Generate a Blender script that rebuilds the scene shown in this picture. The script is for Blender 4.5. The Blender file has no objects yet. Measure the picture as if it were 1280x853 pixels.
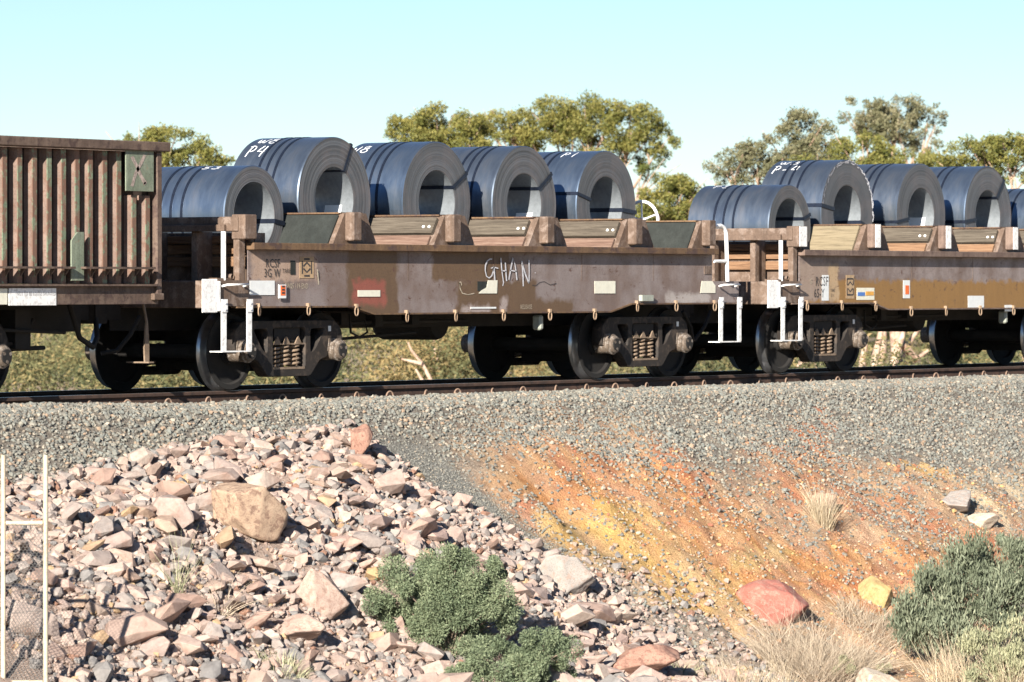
import bpy, bmesh, math, random
import numpy as np
from mathutils import Vector, Matrix

random.seed(7); rng = np.random.default_rng(7)
S = bpy.context.scene
COL = S.collection

# ------------------------------------------------------------------ camera
TH = math.radians(33.3); F = 5880.0; HZ = 357.0
CAM = (-47.2, -31.7, 1.154)
fwx, fwy = math.cos(TH), math.sin(TH); rtx, rty = math.sin(TH), -math.cos(TH)
cd = bpy.data.cameras.new('camera'); cam = bpy.data.objects.new('camera', cd); COL.objects.link(cam)
cam.location = CAM; cam.rotation_euler = (math.pi/2, 0, TH - math.pi/2)
cd.sensor_width = 36; cd.lens = F/1280*36; cd.shift_y = -(426.5-HZ)/1280
cd.clip_start = 1; cd.clip_end = 6000
cd.dof.use_dof = True; cd.dof.focus_distance = 53; cd.dof.aperture_fstop = 4.2
S.camera = cam

# ------------------------------------------------------------------ sky, sun, exposure
SUN_AZ, SUN_EL = math.radians(15.5), math.radians(21.5)
w = bpy.data.worlds.new('World'); S.world = w; w.use_nodes = True
nt = w.node_tree; nt.nodes.clear()
sky = nt.nodes.new('ShaderNodeTexSky'); sky.sky_type = 'NISHITA'; sky.sun_disc = False
sky.sun_elevation = SUN_EL; sky.sun_rotation = math.radians(255)
sky.air_density = 1.0; sky.dust_density = 0.0; sky.ozone_density = 4.0; sky.altitude = 1500
bg = nt.nodes.new('ShaderNodeBackground'); bg.inputs[1].default_value = 0.05
wo = nt.nodes.new('ShaderNodeOutputWorld')
nt.links.new(sky.outputs[0], bg.inputs[0]); nt.links.new(bg.outputs[0], wo.inputs[0])
sl = bpy.data.lights.new('sun', 'SUN'); sl.energy = 5.0; sl.angle = math.radians(0.53); sl.color = (1.0, 0.93, 0.82)
so = bpy.data.objects.new('sun', sl); COL.objects.link(so)
sd = Vector((math.cos(SUN_EL)*math.cos(SUN_AZ), math.cos(SUN_EL)*math.sin(SUN_AZ), -math.sin(SUN_EL)))
so.rotation_euler = sd.to_track_quat('-Z', 'Y').to_euler(); so.location = (-40, -20, 30)
S.view_settings.view_transform = 'Standard'; S.view_settings.look = 'None'
S.view_settings.gamma = 1.0; S.view_settings.exposure = 1.32; S.view_settings.use_curve_mapping = False

# ------------------------------------------------------------------ projection helpers (layout only)
def ray(px, py):
    u = (px-640)/F; v = -(py-HZ)/F
    return (fwx+u*rtx, fwy+u*rty, v)
def on_y(px, py, y):
    d = ray(px, py); t = (y-CAM[1])/d[1]
    return CAM[0]+t*d[0], CAM[2]+t*d[2]
def at_depth(px, py, Z):
    d = ray(px, py)
    return Vector((CAM[0]+Z*d[0], CAM[1]+Z*d[1], CAM[2]+Z*d[2]))
def proj(x, y, z):
    a = np.asarray(x)-CAM[0]; b = np.asarray(y)-CAM[1]
    Z = a*fwx+b*fwy; X = a*rtx+b*rty
    return 640+F*X/Z, HZ-F*(np.asarray(z)-CAM[2])/Z, Z

# ------------------------------------------------------------------ materials
def new_mat(name):
    m = bpy.data.materials.new(name); m.use_nodes = True
    n = m.node_tree.nodes; l = m.node_tree.links
    return m, n, l, n['Principled BSDF']
def ramp(n, stops, interp='LINEAR'):
    r = n.new('ShaderNodeValToRGB'); cr = r.color_ramp; cr.interpolation = interp
    while len(cr.elements) < len(stops): cr.elements.new(0.5)
    for e, (p, c) in zip(cr.elements, stops):
        e.position = p; e.color = (c[0], c[1], c[2], 1)
    return r
def mix(n, l, fac, a, b, mode='MIX'):
    x = n.new('ShaderNodeMix'); x.data_type = 'RGBA'; x.blend_type = mode
    if isinstance(fac, (int, float)): x.inputs[0].default_value = fac
    else: l.new(fac, x.inputs[0])
    for k, s in ((6, a), (7, b)):
        if isinstance(s, tuple): x.inputs[k].default_value = (s[0], s[1], s[2], 1)
        else: l.new(s, x.inputs[k])
    return x.outputs[2]
def math_(n, l, op, a, b=None, c=None):
    x = n.new('ShaderNodeMath'); x.operation = op
    for k, s in enumerate((a, b, c)):
        if s is None: continue
        if isinstance(s, (int, float)): x.inputs[k].default_value = s
        else: l.new(s, x.inputs[k])
    return x.outputs[0]
def noise(n, l, co, scale, detail=4, rough=0.6, stretch=None, dist=0.0):
    if stretch:
        mp = n.new('ShaderNodeMapping'); mp.inputs['Scale'].default_value = stretch; l.new(co, mp.inputs[0]); co = mp.outputs[0]
    t = n.new('ShaderNodeTexNoise'); t.inputs['Scale'].default_value = scale; t.inputs['Detail'].default_value = detail
    t.inputs['Roughness'].default_value = rough; t.inputs['Distortion'].default_value = dist; l.new(co, t.inputs['Vector'])
    return t.outputs['Fac']
def bump(n, l, b, h, strength=0.4, dist=0.01):
    x = n.new('ShaderNodeBump'); x.inputs['Strength'].default_value = strength; x.inputs['Distance'].default_value = dist
    l.new(h, x.inputs['Height']); l.new(x.outputs[0], b.inputs['Normal'])
def objco(n): return n.new('ShaderNodeTexCoord').outputs['Object']

def weathered(name, c1, c2, c3=None, scale=3.0, rough=0.75, metal=0.0, streak=True, fine=60, bmp=0.25, rust=None, rust_amt=0.62):
    """paint or steel with blotches, vertical streaks and speckle"""
    m, n, l, b = new_mat(name); co = objco(n)
    f = noise(n, l, co, scale, 6, 0.62)
    r = ramp(n, [(0.36, c1), (0.62, c2)]); l.new(f, r.inputs[0]); col = r.outputs[0]
    if c3:
        g = noise(n, l, co, scale*2.7, 5, 0.65, dist=0.4); gm = ramp(n, [(0.5, (0, 0, 0)), (0.62, (1, 1, 1))]); l.new(g, gm.inputs[0])
        col = mix(n, l, gm.outputs[0], col, c3)
    if streak:
        s = noise(n, l, co, 9, 4, 0.7, stretch=(1.6, 1.6, 0.12)); sm = ramp(n, [(0.35, (0.72, 0.7, 0.68)), (0.65, (1.12, 1.12, 1.12))]); l.new(s, sm.inputs[0])
        col = mix(n, l, 0.8, col, sm.outputs[0], 'MULTIPLY')
    sp = noise(n, l, co, fine, 3, 0.6)
    spm = ramp(n, [(0.34, (0.6, 0.57, 0.55)), (0.5, (1, 1, 1))]); l.new(sp, spm.inputs[0])
    col = mix(n, l, 0.7, col, spm.outputs[0], 'MULTIPLY')
    if rust:
        q = noise(n, l, co, 11, 6, 0.7); qm = ramp(n, [(rust_amt-0.04, (0, 0, 0)), (rust_amt+0.03, (1, 1, 1))]); l.new(q, qm.inputs[0])
        col = mix(n, l, qm.outputs[0], col, rust)
    l.new(col, b.inputs['Base Color']); b.inputs['Roughness'].default_value = rough; b.inputs['Metallic'].default_value = metal
    h = noise(n, l, co, 35, 5, 0.65); bump(n, l, b, h, bmp, 0.006)
    return m

def box_mask(n, l, xs, zs, x0, x1, z0, z1, soft=0.06):
    def edge(v, a, up):
        x = n.new('ShaderNodeMapRange'); x.clamp = True; l.new(v, x.inputs[0])
        x.inputs[1].default_value = a-soft/2; x.inputs[2].default_value = a+soft/2
        x.inputs[3].default_value = 0.0 if up else 1.0; x.inputs[4].default_value = 1.0 if up else 0.0
        return x.outputs[0]
    m = math_(n, l, 'MULTIPLY', edge(xs, x0, True), edge(xs, x1, False))
    return math_(n, l, 'MULTIPLY', m, math_(n, l, 'MULTIPLY', edge(zs, z0, True), edge(zs, z1, False)))

def side_material(name, base1, base2, patches, scuff=(0.10, 0.05, 0.035)):
    """wagon side: weathered paint with repainted patches (wagon-local metres) and scuffs"""
    m, n, l, b = new_mat(name); co = objco(n)
    f = noise(n, l, co, 2.2, 6, 0.6)
    r = ramp(n, [(0.38, base1), (0.6, base2)]); l.new(f, r.inputs[0]); col = r.outputs[0]
    wob = n.new('ShaderNodeTexNoise'); wob.inputs['Scale'].default_value = 7; wob.inputs['Detail'].default_value = 4; l.new(co, wob.inputs['Vector'])
    sub = n.new('ShaderNodeVectorMath'); sub.operation = 'SUBTRACT'; l.new(wob.outputs['Color'], sub.inputs[0]); sub.inputs[1].default_value = (0.5, 0.5, 0.5)
    sc = n.new('ShaderNodeVectorMath'); sc.operation = 'SCALE'; l.new(sub.outputs[0], sc.inputs[0]); sc.inputs['Scale'].default_value = 0.2
    ad = n.new('ShaderNodeVectorMath'); ad.operation = 'ADD'; l.new(co, ad.inputs[0]); l.new(sc.outputs[0], ad.inputs[1])
    sx = n.new('ShaderNodeSeparateXYZ'); l.new(ad.outputs[0], sx.inputs[0])
    for (x0, x1, z0, z1, c) in patches:
        mk = box_mask(n, l, sx.outputs[0], sx.outputs[2], x0, x1, z0, z1)
        col = mix(n, l, mk, col, c)
    st = noise(n, l, co, 8, 5, 0.7, stretch=(0.8, 0.8, 0.16)); sm = ramp(n, [(0.35, (0.88, 0.86, 0.85)), (0.65, (1.06, 1.06, 1.06))]); l.new(st, sm.inputs[0])
    col = mix(n, l, 0.7, col, sm.outputs[0], 'MULTIPLY')
    q = noise(n, l, co, 6.5, 8, 0.74, dist=0.8, stretch=(1.0, 1.0, 1.8)); qm = ramp(n, [(0.59, (0, 0, 0)), (0.66, (1, 1, 1))]); l.new(q, qm.inputs[0])
    col = mix(n, l, qm.outputs[0], col, scuff)
    sp = noise(n, l, co, 70, 3, 0.6); spm = ramp(n, [(0.36, (0.65, 0.62, 0.6)), (0.5, (1, 1, 1))]); l.new(sp, spm.inputs[0])
    col = mix(n, l, 0.6, col, spm.outputs[0], 'MULTIPLY')
    l.new(col, b.inputs['Base Color']); b.inputs['Roughness'].default_value = 0.62
    h = noise(n, l, co, 30, 5, 0.65); bump(n, l, b, h, 0.2, 0.006)
    return m

def flat(name, c, rough=0.6, var=0.12, metal=0.0, scale=18):
    m, n, l, b = new_mat(name); co = objco(n); f = noise(n, l, co, scale, 5, 0.65)
    r = ramp(n, [(0.3, tuple(v*(1-var*2) for v in c)), (0.6, c), (0.75, tuple(min(v*(1+var), 1) for v in c))]); l.new(f, r.inputs[0])
    l.new(r.outputs[0], b.inputs['Base Color']); b.inputs['Roughness'].default_value = rough; b.inputs['Metallic'].default_value = metal
    return m

BRN = (0.13, 0.08, 0.045); LIL = (0.245, 0.205, 0.197); LIL2 = (0.178, 0.13, 0.112); PINKP = (0.40, 0.29, 0.225)
M = {}
M['side_b'] = side_material('wagon_side_weathered', LIL2, LIL, [
    (-4.75, -3.55, 1.205, 1.5, PINKP),
    (-2.95, -1.95, 0.7, 1.6, BRN), (-1.25, 0.35, 1.2, 1.6, BRN), (-0.75, 0.95, 0.7, 1.215, BRN), (0.75, 1.75, 0.7, 0.98, BRN),
    (-1.3, -0.8, 0.83, 0.97, LIL), (-2.85, -2.2, 0.93, 1.21, (0.27, 0.085, 0.06)), (-0.65, -0.05, 0.83, 0.93, (0.36, 0.30, 0.28)), (0.15, 0.30, 0.83, 1.0, (0.36, 0.3, 0.28)),
    (3.85, 4.95, 0.92, 1.06, (0.40, 0.36, 0.34))])
MUST = (0.28, 0.155, 0.05)
M['side_c'] = side_material('wagon_side_mustard', LIL2, (0.28, 0.235, 0.225), [
    (-5.8, -3.75, 0.7, 0.96, MUST), (-4.0, 8.0, 0.7, 1.215, MUST), (-4.8, -3.95, 0.955, 1.45, (0.33, 0.25, 0.2)), (-4.05, -3.78, 0.96, 1.42, (0.46, 0.33, 0.2))])
M['frame'] = weathered('rusty_brown_frame', (0.105, 0.068, 0.048), (0.165, 0.112, 0.082), (0.22, 0.165, 0.135), 3, 0.7)
M['flange'] = weathered('flange_brown', (0.115, 0.066, 0.036), (0.185, 0.112, 0.058), (0.085, 0.05, 0.04), 2.2, 0.65)
M['flange_c'] = weathered('flange_dark_brown', (0.15, 0.1, 0.08), (0.21, 0.15, 0.12), (0.12, 0.08, 0.065), 2.2, 0.65)
M['under'] = weathered('underframe_dark', (0.014, 0.012, 0.011), (0.026, 0.022, 0.02), None, 3, 0.85, streak=False)
M['bogie'] = weathered('bogie_brown_black', (0.014, 0.011, 0.009), (0.028, 0.021, 0.017), (0.065, 0.047, 0.035), 4, 0.8, streak=False)
M['spring'] = weathered('spring_dusty', (0.17, 0.12, 0.08), (0.26, 0.19, 0.135), None, 8, 0.8, streak=False)
M['cap'] = weathered('bearing_cap_dusty', (0.085, 0.064, 0.048), (0.15, 0.115, 0.088), (0.24, 0.21, 0.185), 9, 0.7, streak=False)
M['wheel'] = weathered('wheel_dark_steel', (0.008, 0.0075, 0.0075), (0.016, 0.014, 0.013), None, 5, 0.9, 0.0, streak=False)
M['tread'] = flat('wheel_tread_steel', (0.35, 0.36, 0.38), 0.28, 0.1, 0.9)
M['rail'] = weathered('rail_rust', (0.05, 0.028, 0.02), (0.095, 0.052, 0.036), (0.04, 0.025, 0.02), 4, 0.85, streak=False)
M['railtop'] = flat('rail_head_polished', (0.3, 0.29, 0.28), 0.3, 0.1, 0.9)
M['clip'] = flat('clip_rust', (0.27, 0.18, 0.13), 0.8)
M['white'] = weathered('white_paint_chipped', (0.80, 0.80, 0.79), (0.88, 0.88, 0.87), None, 6, 0.5, streak=False, fine=25, rust=(0.34, 0.25, 0.2), rust_amt=0.70, bmp=0.1)
M['sticker'] = flat('white_sticker', (0.74, 0.76, 0.76), 0.4, 0.05)
M['cream'] = flat('cream_sticker', (0.76, 0.74, 0.62), 0.45, 0.06)
M['chalk'] = flat('chalk_paint', (0.62, 0.62, 0.66), 0.9, 0.15, scale=40)
M['coilink'] = flat('white_marker_paint', (0.85, 0.87, 0.9), 0.8, 0.05)
M['stencil'] = flat('black_stencil', (0.055, 0.05, 0.05), 0.8, 0.3, scale=60)
M['stencil_pale'] = flat('pale_stencil', (0.55, 0.47, 0.36), 0.8, 0.3, scale=60)
M['tan'] = weathered('tan_stencil_panel', (0.40, 0.27, 0.16), (0.5, 0.36, 0.22), None, 6, 0.75)
M['orange'] = flat('orange_tag', (0.85, 0.16, 0.03), 0.5)
M['blue'] = flat('sticker_blue', (0.08, 0.2, 0.55), 0.5)
M['amber'] = flat('sticker_amber', (0.75, 0.38, 0.07), 0.5)
M['bluelamp'] = flat('blue_tag', (0.03, 0.08, 0.5), 0.4)
M['rubber'] = weathered('grey_green_pad', (0.015, 0.019, 0.017), (0.027, 0.032, 0.029), None, 4, 0.8)
M['strap'] = flat('blue_black_strap', (0.02, 0.028, 0.05), 0.4, 0.2, 0.5)
M['paper'] = flat('paper_label', (0.8, 0.82, 0.84), 0.7, 0.03)
M['grey_tag'] = flat('greenish_box', (0.34, 0.36, 0.31), 0.6)
M['hop_rib'] = weathered('hopper_rib_green_rust', (0.14, 0.19, 0.125), (0.20, 0.245, 0.165), (0.20, 0.15, 0.11), 3.2, 0.75, rust=(0.17, 0.095, 0.065), rust_amt=0.49)
M['hop_rib_side'] = weathered('hopper_rib_side_brown', (0.15, 0.10, 0.08), (0.205, 0.142, 0.115), (0.16, 0.092, 0.066), 4, 0.8)  # pink-brown given only to the left face of each rib
M['hop_wall'] = weathered('hopper_wall_brown', (0.03, 0.02, 0.017), (0.05, 0.034, 0.028), None, 3, 0.8)
M['hop_rail'] = weathered('hopper_rail_brown', (0.10, 0.066, 0.05), (0.155, 0.108, 0.082), (0.075, 0.046, 0.038), 4, 0.7)
M['hop_plate'] = weathered('hopper_plate_green', (0.16, 0.195, 0.14), (0.22, 0.255, 0.19), None, 5, 0.7, rust=(0.25, 0.14, 0.09), rust_amt=0.66)
M['pipe'] = weathered('cream_pipe', (0.46, 0.405, 0.30), (0.54, 0.48, 0.37), None, 8, 0.6, bmp=0.1)
M['wire'] = flat('wire_galvanised', (0.13, 0.125, 0.12), 0.6, 0.1, 0.3)

def timber(name, c1, c2):
    m, n, l, b = new_mat(name); co = objco(n)
    f = noise(n, l, co, 14, 6, 0.7, stretch=(3.0, 0.14, 3.0), dist=0.5); r = ramp(n, [(0.32, tuple(v*0.45 for v in c1)), (0.48, c1), (0.66, c2)]); l.new(f, r.inputs[0])
    l.new(r.outputs[0], b.inputs['Base Color']); b.inputs['Roughness'].default_value = 0.85; bump(n, l, b, f, 0.6, 0.01); return m
M['wood'] = timber('grey_weathered_timber', (0.08, 0.064, 0.047), (0.13, 0.109, 0.083))
M['wood_red'] = timber('red_brown_timber', (0.15, 0.088, 0.064), (0.225, 0.155, 0.118))
M['wood_pale'] = timber('pale_new_timber', (0.20, 0.16, 0.10), (0.245, 0.20, 0.13))
M['wood_or'] = timber('orange_brown_timber', (0.20, 0.11, 0.06), (0.27, 0.165, 0.095))

def steel_wrap():
    m, n, l, b = new_mat('coil_blue_steel'); co = objco(n)
    f = noise(n, l, co, 2.3, 5, 0.6, stretch=(1, 2.6, 1)); g = noise(n, l, co, 30, 4, 0.6, stretch=(0.15, 1.5, 0.15))
    oi = n.new('ShaderNodeObjectInfo')
    r = ramp(n, [(0.34, (0.165, 0.205, 0.27)), (0.5, (0.195, 0.24, 0.305)), (0.68, (0.235, 0.255, 0.295))]); l.new(f, r.inputs[0])
    gm = ramp(n, [(0.35, (0.92, 0.92, 0.92)), (0.65, (1.06, 1.06, 1.06))]); l.new(g, gm.inputs[0])
    col = mix(n, l, 1.0, r.outputs[0], gm.outputs[0], 'MULTIPLY')
    tint = mix(n, l, oi.outputs['Random'], (0.92, 1.0, 1.08), (1.03, 1.0, 0.96)); col = mix(n, l, 1.0, col, tint, 'MULTIPLY')
    l.new(col, b.inputs['Base Color']); b.inputs['Metallic'].default_value = 0.85
    rr = ramp(n, [(0.35, (0.30, 0.30, 0.30)), (0.65, (0.40, 0.40, 0.40))]); l.new(f, rr.inputs[0]); l.new(rr.outputs[0], b.inputs['Roughness'])
    bump(n, l, b, noise(n, l, co, 3, 2, 0.5, stretch=(0.3, 1, 0.3)), 0.06, 0.01); return m
def steel_face():
    m, n, l, b = new_mat('coil_edge_laminations'); co = objco(n)
    sx = n.new('ShaderNodeSeparateXYZ'); l.new(co, sx.inputs[0])
    r2 = math_(n, l, 'SQRT', math_(n, l, 'ADD', math_(n, l, 'MULTIPLY', sx.outputs[0], sx.outputs[0]), math_(n, l, 'MULTIPLY', sx.outputs[2], sx.outputs[2])))
    oi = n.new('ShaderNodeObjectInfo')
    rv = n.new('ShaderNodeCombineXYZ'); l.new(math_(n, l, 'MULTIPLY', r2, 1.0), rv.inputs[0]); l.new(math_(n, l, 'MULTIPLY', oi.outputs['Random'], 37.0), rv.inputs[1])
    a = noise(n, l, rv.outputs[0], 95, 4, 0.8); a2 = noise(n, l, rv.outputs[0], 14, 3, 0.6)
    big = noise(n, l, co, 2.0, 4, 0.6)
    r = ramp(n, [(0.3, (0.045, 0.048, 0.053)), (0.5, (0.12, 0.125, 0.133)), (0.7, (0.205, 0.21, 0.22))]); l.new(a, r.inputs[0])
    rb = ramp(n, [(0.35, (0.80, 0.79, 0.78)), (0.65, (1.1, 1.12, 1.14))]); l.new(a2, rb.inputs[0])
    col = mix(n, l, 1.0, r.outputs[0], rb.outputs[0], 'MULTIPLY')
    rust = ramp(n, [(0.45, (0, 0, 0)), (0.7, (1, 1, 1))]); l.new(big, rust.inputs[0])
    col = mix(n, l, math_(n, l, 'MULTIPLY', rust.outputs[0], 0.4), col, (0.26, 0.205, 0.195))
    l.new(col, b.inputs['Base Color']); b.inputs['Metallic'].default_value = 0.35; b.inputs['Roughness'].default_value = 0.5
    bump(n, l, b, a, 0.3, 0.003); return m
M['coil'] = steel_wrap(); M['coilface'] = steel_face()
M['bore'] = flat('coil_bore_steel', (0.30, 0.33, 0.36), 0.45, 0.12, 0.6)

# stone: per object or per instance tint
def stone_mat(name, stops, instancer=None, rough=0.9, fine=9.0, bmp=0.5, stain=None):
    m, n, l, b = new_mat(name); co = objco(n)
    if instancer:
        at = n.new('ShaderNodeAttribute'); at.attribute_type = 'INSTANCER'; at.attribute_name = instancer; fac = at.outputs['Fac']
    else:
        fac = n.new('ShaderNodeObjectInfo').outputs['Random']
    r = ramp(n, stops, 'CONSTANT' if instancer else 'LINEAR'); l.new(fac, r.inputs[0])
    f = noise(n, l, co, fine*0.35, 6, 0.7); fr = ramp(n, [(0.3, (0.62, 0.6, 0.6)), (0.55, (1, 1, 1)), (0.75, (1.12, 1.1, 1.06))]); l.new(f, fr.inputs[0])
    col = mix(n, l, 0.85, r.outputs[0], fr.outputs[0], 'MULTIPLY')
    if stain:
        s = noise(n, l, co, fine*0.12, 5, 0.65, dist=0.7); sm = ramp(n, [(0.52, (0, 0, 0)), (0.63, (1, 1, 1))]); l.new(s, sm.inputs[0])
        col = mix(n, l, math_(n, l, 'MULTIPLY', sm.outputs[0], 0.6), col, stain)
    l.new(col, b.inputs['Base Color']); b.inputs['Roughness'].default_value = rough; b.inputs['Specular IOR Level'].default_value = 0.25
    h = noise(n, l, co, fine, 8, 0.75); bump(n, l, b, h, bmp, 0.03); return m
M['ballast'] = stone_mat('ballast_stone', [(0, (0.205, 0.205, 0.183)), (0.22, (0.255, 0.245, 0.21)), (0.4, (0.16, 0.16, 0.148)), (0.5, (0.29, 0.25, 0.20)), (0.6, (0.225, 0.235, 0.215)), (0.78, (0.34, 0.25, 0.18)), (0.84, (0.18, 0.17, 0.15)), (0.94, (0.38, 0.34, 0.28))], 'tint', fine=3)
M['chip'] = stone_mat('chute_gravel', [(0, (0.20, 0.20, 0.185)), (0.4, (0.27, 0.265, 0.235)), (0.75, (0.16, 0.16, 0.15)), (0.9, (0.36, 0.31, 0.25))], 'tint', fine=3)
M['rubble'] = stone_mat('pile_rubble', [(0, (0.39, 0.295, 0.25)), (0.25, (0.31, 0.265, 0.24)), (0.45, (0.44, 0.345, 0.295)), (0.62, (0.24, 0.225, 0.215)), (0.76, (0.36, 0.27, 0.225)), (0.88, (0.42, 0.29, 0.175)), (0.94, (0.28, 0.16, 0.115))], 'tint', fine=3)
M['rock'] = stone_mat('pink_quarry_rock', [(0, (0.42, 0.295, 0.25)), (0.16, (0.34, 0.265, 0.235)), (0.32, (0.46, 0.345, 0.29)), (0.46, (0.30, 0.265, 0.245)), (0.6, (0.42, 0.295, 0.24)), (0.72, (0.28, 0.19, 0.155)), (0.82, (0.44, 0.36, 0.305)), (0.93, (0.36, 0.265, 0.215)), (1.0, (0.43, 0.29, 0.15))], None, fine=9, bmp=0.45, stain=(0.30, 0.19, 0.15))
M['soilstone'] = stone_mat('soil_clod', [(0, (0.46, 0.22, 0.12)), (0.3, (0.54, 0.34, 0.16)), (0.5, (0.48, 0.37, 0.27)), (0.78, (0.36, 0.15, 0.095)), (0.88, (0.42, 0.31, 0.22))], 'tint', fine=3)
def boulder_mat(name, c1, c2, c3): return weathered(name, c1, c2, c3, 2.0, 0.9, streak=False, fine=22, bmp=1.0)
def leaf_mat(name, c1, c2, c3, rough=0.55, trans=0.25):
    m, n, l, b = new_mat(name)
    at = n.new('ShaderNodeAttribute'); at.attribute_name = 'tint'
    r = ramp(n, [(0.0, c1), (0.5, c2), (1.0, c3)]); l.new(at.outputs['Fac'], r.inputs[0])
    l.new(r.outputs[0], b.inputs['Base Color']); b.inputs['Roughness'].default_value = rough; b.inputs['Specular IOR Level'].default_value = 0.3
    t = n.new('ShaderNodeBsdfTranslucent'); l.new(r.outputs[0], t.inputs['Color'])
    ms = n.new('ShaderNodeMixShader'); ms.inputs[0].default_value = trans; l.new(b.outputs[0], ms.inputs[1]); l.new(t.outputs[0], ms.inputs[2])
    l.new(ms.outputs[0], n['Material Output'].inputs['Surface']); return m
M['leaf_olive'] = leaf_mat('gum_leaf_olive', (0.085, 0.105, 0.028), (0.18, 0.18, 0.048), (0.27, 0.235, 0.068))
M['leaf_grey'] = leaf_mat('gum_leaf_grey_green', (0.105, 0.115, 0.06), (0.19, 0.185, 0.10), (0.28, 0.25, 0.15))
M['leaf_salt'] = leaf_mat('saltbush_leaf', (0.09, 0.12, 0.07), (0.165, 0.205, 0.12), (0.27, 0.305, 0.185), 0.7, 0.15)
M['leaf_blue'] = leaf_mat('bluebush_leaf', (0.105, 0.125, 0.08), (0.175, 0.20, 0.135), (0.28, 0.30, 0.205), 0.65, 0.15)
M['leaf_scrub'] = leaf_mat('scrub_leaf', (0.05, 0.062, 0.028), (0.14, 0.14, 0.062), (0.30, 0.22, 0.10), 0.7, 0.2)
M['leaf_pale'] = leaf_mat('pale_low_bush_leaf', (0.25, 0.26, 0.16), (0.36, 0.36, 0.22), (0.46, 0.43, 0.28), 0.7, 0.15)
M['straw'] = leaf_mat('dry_straw', (0.34, 0.26, 0.17), (0.50, 0.41, 0.28), (0.62, 0.54, 0.40), 0.8, 0.15)
M['twig'] = leaf_mat('dry_twig', (0.26, 0.20, 0.14), (0.40, 0.32, 0.24), (0.52, 0.44, 0.34), 0.85, 0.0)
M['bark'] = weathered('gum_bark_salmon', (0.42, 0.27, 0.19), (0.56, 0.43, 0.33), (0.30, 0.19, 0.14), 3, 0.85, streak=True)
M['stem'] = flat('dry_stem', (0.26, 0.2, 0.15), 0.9)

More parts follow.
